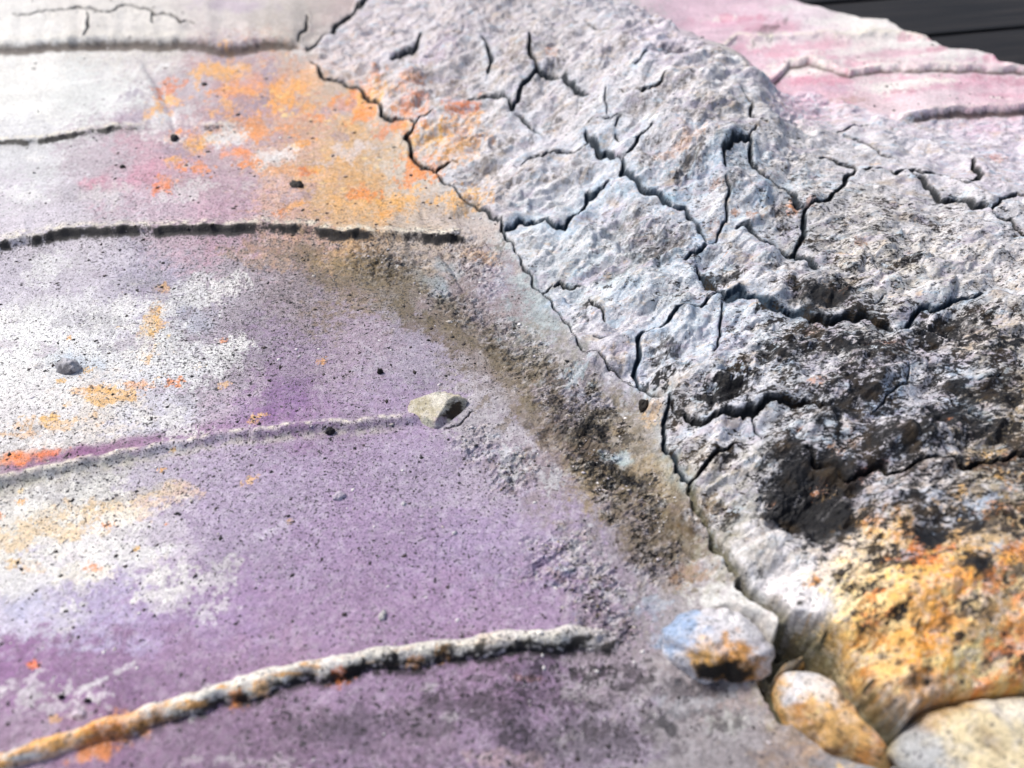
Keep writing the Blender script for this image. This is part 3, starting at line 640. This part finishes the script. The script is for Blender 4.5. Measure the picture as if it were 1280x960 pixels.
def paint_material(name, stone=False):
    m, nt, bs = newmat(name); k = NT(nt)
    tc = k.n('ShaderNodeTexCoord').outputs['Object']
    ca = k.n('ShaderNodeAttribute', attribute_name='paint').outputs['Color']
    mk = k.n('ShaderNodeSeparateColor'); ma = k.n('ShaderNodeAttribute', attribute_name='wear')
    k.l(ma.outputs['Color'], mk.inputs[0])
    grain, dots, rockm = mk.outputs[0], mk.outputs[1], mk.outputs[2]
    oran = ma.outputs['Alpha']
    mp = k.n('ShaderNodeMapping'); k.l(tc, mp.inputs[0])
    mp.inputs['Rotation'].default_value = (0, 0, -.5); mp.inputs['Scale'].default_value = (.55, 1.15, 1.0)
    gN = k.math('ADD', k.math('MULTIPLY', k.noise(mp.outputs[0], 330, 6, .72), .62), k.math('MULTIPLY', k.noise(mp.outputs[0], 900, 3, .65), .38))
    gL = k.noise(tc, 60, 3, .6)
    # broad and fine unevenness of the paint
    v1 = k.noise(tc, 28, 4, .6); v2 = k.noise(tc, 420, 3, .7); v3 = k.noise(tc, 1500, 2, .6)
    val = k.math('ADD', k.range(v1, .3, .7, .88, 1.08), k.range(v2, .25, .75, -.24, .24))
    val = k.math('ADD', val, k.range(v3, .25, .75, -.2, .2))
    col = k.mix(1.0, ca, val, 'MULTIPLY')
    bwn = k.n('ShaderNodeRGBToBW'); k.l(ca, bwn.inputs[0])
    lumg = k.range(bwn.outputs[0], .04, .30)
    hsv = k.n('ShaderNodeHueSaturation'); k.l(col, hsv.inputs['Color'])
    hsv.inputs['Saturation'].default_value = 0.94
    col = hsv.outputs[0]
    fl = k.math('MULTIPLY', k.range(k.noise(tc, 190, 6, .78), .515, .565, 0, .17), k.math('ADD', 1.0, k.math('MULTIPLY', rockm, 2.6)))
    fl = k.math('MULTIPLY', fl, lumg)
    col = k.mix(fl, col, (.80, .78, .80, 1))
    fd = k.range(k.noise(tc, 130, 6, .8), .54, .60, 0, .22)
    fd = k.math('MULTIPLY', fd, k.math('SUBTRACT', 1.0, k.math('MULTIPLY', rockm, .8)))
    fd = k.math('MULTIPLY', fd, 1.0, clamp=True)
    col = k.mix(fd, col, k.mix(1.0, col, (.56, .50, .56, 1), 'MULTIPLY'))
    # tints rubbed over the rough plaster: lilac grey, pale blue, warm brown
    for scl, lo, tint, amt in ((75, .52, (.50, .45, .54, 1), .75), (88, .55, (.50, .64, .74, 1), .7), (64, .56, (.55, .43, .30, 1), .6), (150, .57, (.26, .20, .15, 1), .6), (120, .60, (.80, .52, .26, 1), .55)):
        tm = k.range(k.noise(mp.outputs[0], scl, 6, .72), lo, lo+.10, 0, amt)
        col = k.mix(k.math('MULTIPLY', k.math('MULTIPLY', tm, rockm), k.math('MULTIPLY', lumg, k.math('SUBTRACT', .85, oran)), clamp=True), col, tint)
    # pale bloom and ochre flecks
    w1 = k.range(k.noise(tc, 240, 5, .7), .58, .68, 0, .42)
    w1 = k.math('MULTIPLY', w1, lumg)
    col = k.mix(k.math('MULTIPLY', w1, k.math('ADD', .35, k.math('MULTIPLY', rockm, .65))), col, (.80, .80, .82, 1))
    oN = k.noise(tc, 95, 6, .68)
    oth = k.math('SUBTRACT', .74, k.math('MULTIPLY', oran, .30))
    om = k.range(oN, oth, k.math('ADD', oth, .09), 0, .78)
    om = k.math('MULTIPLY', om, k.range(oran, .02, .12))
    om = k.math('MULTIPLY', om, lumg)
    oc = k.mix(k.range(k.noise(tc, 160, 2, .5), .35, .65), (.80, .46, .12, 1), (.86, .66, .30, 1))
    col = k.mix(om, col, oc)
    # black worked into the pits
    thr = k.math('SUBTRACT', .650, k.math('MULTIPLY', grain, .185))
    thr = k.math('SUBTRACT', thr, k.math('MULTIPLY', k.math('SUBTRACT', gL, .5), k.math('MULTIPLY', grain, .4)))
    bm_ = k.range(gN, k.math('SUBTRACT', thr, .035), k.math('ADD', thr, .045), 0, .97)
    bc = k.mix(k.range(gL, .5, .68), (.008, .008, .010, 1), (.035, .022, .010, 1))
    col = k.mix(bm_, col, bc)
    # fine black specks
    for scl, a, st in ((620, .715, .15), (1400, .72, .17), (300, .76, .12)):
        t = k.math('SUBTRACT', a, k.math('MULTIPLY', dots, st))
        dm = k.range(k.noise(tc, scl, 2, .5), k.math('SUBTRACT', t, .012), k.math('ADD', t, .03), 0, .9)
        col = k.mix(dm, col, (.018, .016, .02, 1))
    k.l(col, bs.inputs['Base Color'])
    rg_ = k.range(v1, .3, .7, .50, .68)
    k.l(rg_, bs.inputs['Roughness'])
    bs.inputs['Specular IOR Level'].default_value = .35
    # relief finer than the mesh
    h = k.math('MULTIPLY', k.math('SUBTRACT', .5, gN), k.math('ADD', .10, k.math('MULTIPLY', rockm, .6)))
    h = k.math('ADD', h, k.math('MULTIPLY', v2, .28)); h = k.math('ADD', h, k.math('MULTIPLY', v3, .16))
    bp = k.n('ShaderNodeBump'); bp.inputs['Strength'].default_value = .9; bp.inputs['Distance'].default_value = .0028
    k.l(h, bp.inputs['Height']); k.l(bp.outputs[0], bs.inputs['Normal'])
    return m
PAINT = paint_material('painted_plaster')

# ------------------------------------------------------------------ build the pieces of the relief
def empty(name, loc, label, cat):
    o = bpy.data.objects.new(name, None); COL.objects.link(o); o.location = loc; o.empty_display_size = .05
    o['label'] = label; o['category'] = cat
    return o
relief = empty('relief_panel', (0, 0, 0), 'big cracked plaster relief in lilac, white and ochre lying on dark decking', 'relief')

pid = lab[np.clip(((V-SV[0])/3).astype(int), 0, NI-1), np.clip(((U-SU[0])/3).astype(int), 0, NJ-1)]
pid = np.where(ridge_id >= 0, 1000+ridge_id, pid)
fp = pid[:-1, :-1]
kf = keep_v[:-1, :-1] & keep_v[1:, :-1] & keep_v[:-1, 1:] & keep_v[1:, 1:]
idx = np.arange(NR*NCOL, dtype=np.int32).reshape(NR, NCOL)
quads = np.stack([idx[1:, :-1], idx[1:, 1:], idx[:-1, 1:], idx[:-1, :-1]], -1)     # rows run towards the viewer: this order faces up
smooth_foot = 1-.65*sstep(660, 740, V+.12*(U-1000))
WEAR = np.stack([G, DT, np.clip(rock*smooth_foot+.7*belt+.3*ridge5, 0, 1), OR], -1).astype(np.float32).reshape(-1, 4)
PAINTC = np.concatenate([C, np.ones((*C.shape[:2], 1))], -1).astype(np.float32).reshape(-1, 4)
PV = Pt.reshape(-1, 3); NV = Nn.reshape(-1, 3).astype(np.float32)
def piece(name, mask, label=None, depth=.008):
    q = quads[mask]
    if len(q) < 30: return None
    used, inv = np.unique(q.ravel(), return_inverse=True)
    q = inv.reshape(-1, 4).astype(np.int64)
    n0 = len(used); co = PV[used]; no = NV[used]
    # edges used once form the rim; give it a skirt of real thickness
    e = np.concatenate([q[:, [0, 1]], q[:, [1, 2]], q[:, [2, 3]], q[:, [3, 0]]])
    key = np.sort(e, 1); kk = key[:, 0]*(n0+1)+key[:, 1]
    un, first, cnt = np.unique(kk, return_index=True, return_counts=True)
    rim = e[first[cnt == 1]]
    rv, rinv = np.unique(rim.ravel(), return_inverse=True); rinv = rinv.reshape(-1, 2)
    c = co.mean(0)
    lo = co[rv].copy(); lo[:, :2] += (c[:2]-lo[:, :2])*.004; lo[:, 2] -= depth
    sk = np.stack([rim[:, 1], rim[:, 0], n0+rinv[:, 0], n0+rinv[:, 1]], 1)
    co = np.concatenate([co, lo]); qa = np.concatenate([q, sk])
    me = bpy.data.meshes.new(name)
    me.vertices.add(len(co)); me.vertices.foreach_set('co', co.ravel().astype(np.float32))
    me.loops.add(qa.size); me.loops.foreach_set('vertex_index', qa.ravel().astype(np.int32))
    me.polygons.add(len(qa)); me.polygons.foreach_set('loop_start', np.arange(0, qa.size, 4, dtype=np.int32))
    me.update(calc_edges=True)
    me.polygons.foreach_set('use_smooth', np.ones(len(qa), bool))
    src = np.concatenate([used, used[rv]])
    a = me.color_attributes.new('paint', 'FLOAT_COLOR', 'POINT'); a.data.foreach_set('color', PAINTC[src].ravel())
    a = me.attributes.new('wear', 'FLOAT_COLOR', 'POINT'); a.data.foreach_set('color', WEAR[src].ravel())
    nn = np.concatenate([no, no[rv]])
    me.normals_split_custom_set_from_vertices(nn)
    me.materials.append(PAINT)
    o = bpy.data.objects.new(name, me); COL.objects.link(o); o.parent = relief
    if label: o['label'] = label
    return o
LAB = {0: 'pale top slab with a curling cracked rim', 1: 'white slab with ochre patches', 2: 'mauve slab rubbed with orange', 3: 'white and lilac slab with black spray', 4: 'broad lilac slab', 5: 'purple slab below the rope ridge',
       6: 'pale pink slab at the far edge', 9: 'dirty crumbling strip beside the cracks'}
for k in range(len(SEEDS)):
    piece(SEEDS[k][0], kf & (fp == k), LAB.get(k))
RL = {0: 'brown shadowy step edge', 3: 'step edge rubbed with black', 4: 'thin pale step edge', 20: 'thick white rope ridge stained orange'}
for si in list(range(len(STEPS)))+[20]:
    piece('ridge', kf & (fp == 1000+si), RL.get(si))

# ------------------------------------------------------------------ stones, chips and grit lying on the relief
def zat(u, v):
    i = int(np.searchsorted(Vrows, v)); j = int(np.searchsorted(Ucols, u))
    return float(Z[min(max(i, 0), NR-1), min(max(j, 0), NCOL-1)])
def dome(name, outline, hgt, sink, label, cat, paintfn, rough=.10, power=.5, rings=46, seg=150, group=None, bumps=1.0, facet=None):
    """a rounded stone from its footprint: closed, resting in the relief"""
    uv = trace(outline)
    P = []
    for u, v in uv:
        x, y, s = from_uv(u, v); P.append((x, y))
    P = np.array(P); c = P.mean(0)
    ang = np.arctan2(P[:, 1]-c[1], P[:, 0]-c[0]); rad = np.hypot(P[:, 0]-c[0], P[:, 1]-c[1])
    o_ = np.argsort(ang); ang, rad = ang[o_], rad[o_]
    th = np.linspace(-np.pi, np.pi, seg, endpoint=False)
    R = np.interp(th, np.concatenate([ang-2*np.pi, ang, ang+2*np.pi]), np.tile(rad, 3))
    for _ in range(3): R = (np.roll(R, 1)+2*R+np.roll(R, -1))/4
    z0 = sink if sink < 0 else float(np.percentile([zat(*p) for p in uv], 55))
    sink = max(sink, 0); cz = z0 - sink
    vs = []; fs = []
    ph = np.linspace(0, 1, rings)
    tot = []
    for r in ph:                                # up and over, then round beneath
        a = r*math.pi*.98
        rr = math.sin(a)**.8; zz = math.cos(a)
        zz = math.copysign(abs(zz)**(power*1.6), zz)
        tot.append((rr, zz))
    k = len(tot)
    pts = np.zeros((k, seg, 3))
    for i, (rr, zz) in enumerate(tot):
        n = fbm(np.cos(th)*rr*2.2+seed_of(name+label), np.sin(th)*rr*2.2+zz*1.3, 2, .45, 200)
        f = 1+rough*bumps*n*1.3
        pts[i, :, 0] = c[0]+np.cos(th)*R*rr*f; pts[i, :, 1] = c[1]+np.sin(th)*R*rr*f
        pts[i, :, 2] = cz+(hgt+sink)*zz*(f if zz > 0 else .6)
    if facet is not None:
        for (nx, ny, nz, d) in facet:
            nv = np.array([nx, ny, nz]); nv = nv/np.linalg.norm(nv)
            rel = pts-np.array([c[0], c[1], cz])
            ex = np.maximum(rel@nv-d, 0)
            pts -= ex[..., None]*nv*.92
    vv = pts.reshape(-1, 3)
    ii = np.arange(k*seg).reshape(k, seg)
    a = ii[:-1]; b = np.roll(ii, -1, 1)[:-1]; d_ = ii[1:]; e_ = np.roll(ii, -1, 1)[1:]
    q = np.stack([a, d_, e_, b], -1).reshape(-1, 4)
    me = bpy.data.meshes.new(name)
    org = np.array([c[0], c[1], z0])
    me.from_pydata((vv-org).tolist(), [], q.tolist())
    me.polygons.foreach_set('use_smooth', np.ones(len(q), bool))
    me.update()
    colr, wear = paintfn(vv, org, hgt, R.mean())
    at = me.color_attributes.new('paint', 'FLOAT_COLOR', 'POINT'); at.data.foreach_set('color', np.concatenate([colr, np.ones((len(vv), 1))], 1).astype(np.float32).ravel())
    at = me.attributes.new('wear', 'FLOAT_COLOR', 'POINT'); at.data.foreach_set('color', wear.astype(np.float32).ravel())
    me.materials.append(PAINT)
    o = bpy.data.objects.new(name, me); COL.objects.link(o); o.location = org.tolist()
    o['label'] = label; o['category'] = cat
    if group: o['group'] = group
    return o
def seed_of(s): return (sum(map(ord, s)) % 97)*1.37
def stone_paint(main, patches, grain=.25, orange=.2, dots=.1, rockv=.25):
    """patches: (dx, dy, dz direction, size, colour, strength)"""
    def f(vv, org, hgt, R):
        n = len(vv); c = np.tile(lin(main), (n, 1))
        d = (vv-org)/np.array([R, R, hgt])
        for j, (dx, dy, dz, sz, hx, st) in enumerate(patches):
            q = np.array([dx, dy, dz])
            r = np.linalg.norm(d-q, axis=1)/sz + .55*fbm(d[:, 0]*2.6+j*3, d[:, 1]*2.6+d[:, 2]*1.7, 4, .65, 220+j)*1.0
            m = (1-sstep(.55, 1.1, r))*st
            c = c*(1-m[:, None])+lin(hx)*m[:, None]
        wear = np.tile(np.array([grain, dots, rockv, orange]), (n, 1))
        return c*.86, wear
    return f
GS = 'stones wedged along the foot of the rocky slope'
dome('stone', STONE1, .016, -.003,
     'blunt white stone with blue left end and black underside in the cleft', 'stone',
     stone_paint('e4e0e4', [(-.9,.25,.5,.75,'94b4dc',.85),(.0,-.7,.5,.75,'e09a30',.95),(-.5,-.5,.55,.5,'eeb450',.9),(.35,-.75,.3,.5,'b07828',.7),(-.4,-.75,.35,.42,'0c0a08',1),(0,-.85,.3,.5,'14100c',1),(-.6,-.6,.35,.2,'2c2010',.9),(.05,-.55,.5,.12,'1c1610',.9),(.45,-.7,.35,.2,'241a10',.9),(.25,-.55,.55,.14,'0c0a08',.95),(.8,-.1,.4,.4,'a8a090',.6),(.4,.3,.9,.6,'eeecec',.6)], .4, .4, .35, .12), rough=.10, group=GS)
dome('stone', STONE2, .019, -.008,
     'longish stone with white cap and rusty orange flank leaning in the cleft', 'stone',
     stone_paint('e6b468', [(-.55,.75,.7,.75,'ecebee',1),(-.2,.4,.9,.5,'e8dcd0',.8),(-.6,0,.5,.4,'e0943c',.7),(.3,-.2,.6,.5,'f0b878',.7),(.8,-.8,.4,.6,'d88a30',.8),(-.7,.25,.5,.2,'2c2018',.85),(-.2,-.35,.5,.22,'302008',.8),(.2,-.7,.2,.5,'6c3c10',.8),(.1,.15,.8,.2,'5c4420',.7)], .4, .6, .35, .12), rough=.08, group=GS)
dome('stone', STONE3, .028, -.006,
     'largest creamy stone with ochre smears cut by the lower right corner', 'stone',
     stone_paint('ead8ac', [(-.6,.3,.6,.4,'c89c58',.7),(-.2,.6,.6,.35,'e0b870',.7),(-.85,-.2,.4,.5,'98b0d0',.6),(.2,.4,.9,.5,'f0ece0',.7),(-.3,0,.8,.25,'90703c',.6)], .2, .35, .5, .08), rough=.07, group=GS)  # blue on the left end is bounce light put into the colour
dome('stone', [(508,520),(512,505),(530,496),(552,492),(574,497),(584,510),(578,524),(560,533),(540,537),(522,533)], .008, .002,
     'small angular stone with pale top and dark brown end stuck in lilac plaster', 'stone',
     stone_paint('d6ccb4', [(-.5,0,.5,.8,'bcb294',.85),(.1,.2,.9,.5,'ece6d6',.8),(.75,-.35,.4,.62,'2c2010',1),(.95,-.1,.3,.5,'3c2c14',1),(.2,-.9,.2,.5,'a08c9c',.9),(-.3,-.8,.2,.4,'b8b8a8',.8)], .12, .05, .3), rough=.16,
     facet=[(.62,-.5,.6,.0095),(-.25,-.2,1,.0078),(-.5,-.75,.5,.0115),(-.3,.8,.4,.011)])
dome('pebble', [(70,463),(76,456),(88,454),(99,457),(101,463),(94,468),(82,469)], .006, .001,
     'small grey pebble lying on the white patch at left', 'pebble',
     stone_paint('b0aeb4', [(0,-.7,.2,.9,'4c4a50',.8),(0,.4,.8,.6,'d0ced4',.8)], .1, 0), rough=.2, rings=24, seg=60, facet=[(-.2,-.6,.7,.005)])
GC = 'loose chips scattered on the lilac bands'
def chip(px, py, r, ang, asp, main, label, h=.0022):
    out = []
    for k in range(10):
        a = k*math.pi/5; q = r*(1+.25*random.uniform(-1, 1))
        x, y = math.cos(a)*q*asp, math.sin(a)*q*.6
        c, s = math.cos(ang), math.sin(ang); out.append((px+x*c-y*s, py-x*s-y*c))
    dome('chip', out, h, .0006, label, 'chip', stone_paint(main, [(0,.4,.8,.5,main,.5)], .05, 0), rough=.3, rings=14, seg=30, group=GC)
chip(476,469,4.5,.2,1,'14100e','square black chip on lilac paint above the angular stone', .0028)
chip(805,508,9,.5,.9,'2a2420','black angular chip beside the lowest boundary crack', .004)
chip(478,773,6,1.0,1.3,'dcd8d4','thin white flake on plain lilac above the rope ridge')
chip(424,622,9,.2,1,'c8bccc','smooth pale lilac nub just under the thin ridge')
chip(505,632,3.2,.3,1.1,'ece8ea','tiny white crumb right of the lilac nub', .0012)
chip(568,668,3.0,.3,1.4,'e4e0e4','tiny white sliver in the middle of the lilac slab', .0012)
chip(413,541,5.5,.2,1,'262226','charcoal lump sitting on the thin pale ridge', .003)
chip(372,237,7,-.1,1.3,'241e1c','flat black flake in the orange rubbed band', .003)
chip(155,212,4,-.1,1.1,'201c1c','black crumb beside the pink stain', .002)
chip(218,174,5,-.1,.9,'302c30','dark lump below the broken short ledge', .004)
chip(256,113-6,4,-.1,1.1,'3c363c','grey speck on the white and ochre band', .002)
chip(100,895,9,.1,1.2,'e0d0dc','pale pinkish nub low on the purple at left')
chip(78,873,5,.1,1.0,'241e24','black crumb on purple by the white scrape', .0018)
chip(112,878,5,.1,1.0,'2c242c','larger dark crumb right beside the white scrape', .0018)

# countless grains of black and white grit
def grit(name, label, n, hexes, place, rmin, rmax):
    verts = []; faces = []; cols = []
    oct_ = np.array([(1,0,0),(0,1,0),(-1,0,0),(0,-1,0),(0,0,1),(0,0,-1)], float)
    of = np.array([(0,1,4),(1,2,4),(2,3,4),(3,0,4),(1,0,5),(2,1,5),(3,2,5),(0,3,5)])
    u, v = place(n)
    j = np.searchsorted(Ucols, u).clip(0, NCOL-1); i = np.searchsorted(Vrows, v).clip(0, NR-1)
    ok = keep_v[i, j] & (V[i, j]-ev[j] > 8)
    i, j = i[ok], j[ok]
    m = len(i)
    sc_ = S[i, j]*rng.uniform(rmin, rmax, m)*(rng.rand(m)**5*1.9+.35)
    sc_ = np.clip(sc_, .00014, .0018)
    base_ = Pt[i, j]
    V_ = oct_[None]*sc_[:, None, None]*rng.uniform(.6, 1.4, (m, 6, 1))
    a = rng.uniform(0, 6.28, m); ca, sa = np.cos(a), np.sin(a)
    xx = V_[..., 0]*ca[:, None]*1.4-V_[..., 1]*sa[:, None]; yy = V_[..., 0]*sa[:, None]*1.4+V_[..., 1]*ca[:, None]
    V_ = np.stack([xx, yy, V_[..., 2]*.55], -1)+base_[:, None, :]
    F_ = of[None]+(np.arange(m)*6)[:, None, None]
    me = bpy.data.meshes.new(name)
    vv = V_.reshape(-1, 3).astype(np.float32); ff = F_.reshape(-1, 3).astype(np.int32)
    me.vertices.add(len(vv)); me.vertices.foreach_set('co', vv.ravel())
    me.loops.add(ff.size); me.loops.foreach_set('vertex_index', ff.ravel())
    me.polygons.add(len(ff)); me.polygons.foreach_set('loop_start', np.arange(0, ff.size, 3, dtype=np.int32))
    me.update(calc_edges=True)
    c0 = np.array([lin(h) for h in hexes])[rng.randint(0, len(hexes), m)]
    c0 = np.repeat(np.concatenate([c0, np.ones((m, 1))], 1), 6, 0).astype(np.float32)
    at = me.color_attributes.new('paint', 'FLOAT_COLOR', 'POINT'); at.data.foreach_set('color', c0.ravel())
    mt, nt, bs = newmat(name); k = NT(nt)
    k.l(k.n('ShaderNodeAttribute', attribute_name='paint').outputs['Color'], bs.inputs['Base Color']); bs.inputs['Roughness'].default_value = .7
    me.materials.append(mt)
    o = bpy.data.objects.new(name, me); COL.objects.link(o)
    o['kind'] = 'stuff'; o['label'] = label; o['category'] = 'grit'
def by_density(F):
    def place(n):
        ok_u = np.empty(0); ok_v = np.empty(0)
        while len(ok_u) < n:
            u = rng.uniform(-60, 1340, n*3); v = rng.uniform(-40, 1020, n*3)
            j = np.searchsorted(Ucols, u).clip(0, NCOL-1); i = np.searchsorted(Vrows, v).clip(0, NR-1)
            a = rng.rand(n*3) < F[i, j]
            ok_u = np.concatenate([ok_u, u[a]]); ok_v = np.concatenate([ok_v, v[a]])
        return ok_u[:n], ok_v[:n]
    return place
dens = (DT*1.0+.25*belt)*(.25+1.2*sstep(-.1, .4, fbm(U/40, V/30, 3, .6, 240)))*(1-rock)*(1-.7*cleft)
grit('black_grit', 'fine black grit sprinkled over the lilac bands', 6500, ['16141a', '241c18', '0e0c10', '3a3030'], by_density(dens.clip(0, 1)), .7, 1.5)
dens2 = (belt*.8+.10*(1-rock))*sstep(0, .5, fbm(U/30, V/24, 3, .6, 245))
grit('pale_grit', 'fine pale crumbs of plaster along the dirty strip', 2000, ['e4e0de', 'cfc8cc', 'b8b0a8'], by_density(dens2.clip(0, 1)), .7, 1.6)
grit('dark_crumbs', 'olive brown and black crumbs filling the dirty strip', 2000, ['2c2418', '4c4434', '14120e', '7c7058', 'a09484'], by_density((belt*(.25+.75*rock*0+.75)*(1-cleft)).clip(0, 1)*(.15+sstep(-.1, .45, fbm(Xm/13, Ym/11, 4, .7, 460)))), .45, 1.0)

# ------------------------------------------------------------------ dark timber decking beneath
wm, nt, bs = newmat('dark_timber'); k = NT(nt)
tc = k.n('ShaderNodeTexCoord').outputs['Object']
mp = k.n('ShaderNodeMapping'); k.l(tc, mp.inputs[0]); mp.inputs['Scale'].default_value = (1.2, 26, 26)
wnz = k.noise(mp.outputs[0], 4, 6, .65)
k.l(k.mix(k.range(wnz, .3, .7), (.007, .006, .006, 1), (.026, .022, .020, 1)), bs.inputs['Base Color'])
bs.inputs['Roughness'].default_value = .6; bs.inputs['Specular IOR Level'].default_value = .25
bp = k.n('ShaderNodeBump'); bp.inputs['Strength'].default_value = .5; bp.inputs['Distance'].default_value = .002
k.l(wnz, bp.inputs['Height']); k.l(bp.outputs[0], bs.inputs['Normal'])
deck = bpy.data.objects.new('deck', None); COL.objects.link(deck); deck['kind'] = 'structure'
deck['label'] = 'dark timber decking under the relief'
DZ = -.035
pa = unproj(1180, 43, DZ); pb = unproj(1280, 34, DZ)
dang = math.atan2(pb[1]-pa[1], pb[0]-pa[0])
BWD, GAP, TH = .145, .006, .028
import bmesh
bm = bmesh.new(); bmesh.ops.create_cube(bm, size=1)
for v in bm.verts: v.co = (v.co.x*6, v.co.y*BWD, v.co.z*TH)
bmesh.ops.bevel(bm, geom=[e for e in bm.edges if abs(e.verts[0].co.x-e.verts[1].co.x) > 1], offset=.004, segments=2, affect='EDGES')
bme = bpy.data.meshes.new('board'); bm.to_mesh(bme); bm.free(); bme.materials.append(wm)
deck.location = (pa[0], pa[1], DZ); deck.rotation_euler = (0, 0, dang)
for i in range(-11, 22):
    b = bpy.data.objects.new('board', bme); COL.objects.link(b); b.parent = deck
    b.location = (random.uniform(-.4, .4), (i+.5)*(BWD+GAP), -TH/2+random.uniform(-.001, .001))
# earth below the decking
gm_, nt, bs = newmat('dark_earth'); bs.inputs['Base Color'].default_value = (.03, .025, .02, 1); bs.inputs['Roughness'].default_value = .9
bm = bmesh.new(); bmesh.ops.create_grid(bm, x_segments=4, y_segments=4, size=60)
gme = bpy.data.meshes.new('ground'); bm.to_mesh(gme); bm.free(); gme.materials.append(gm_)
g = bpy.data.objects.new('ground', gme); COL.objects.link(g); g.location = (0, 0, -.25); g['kind'] = 'structure'
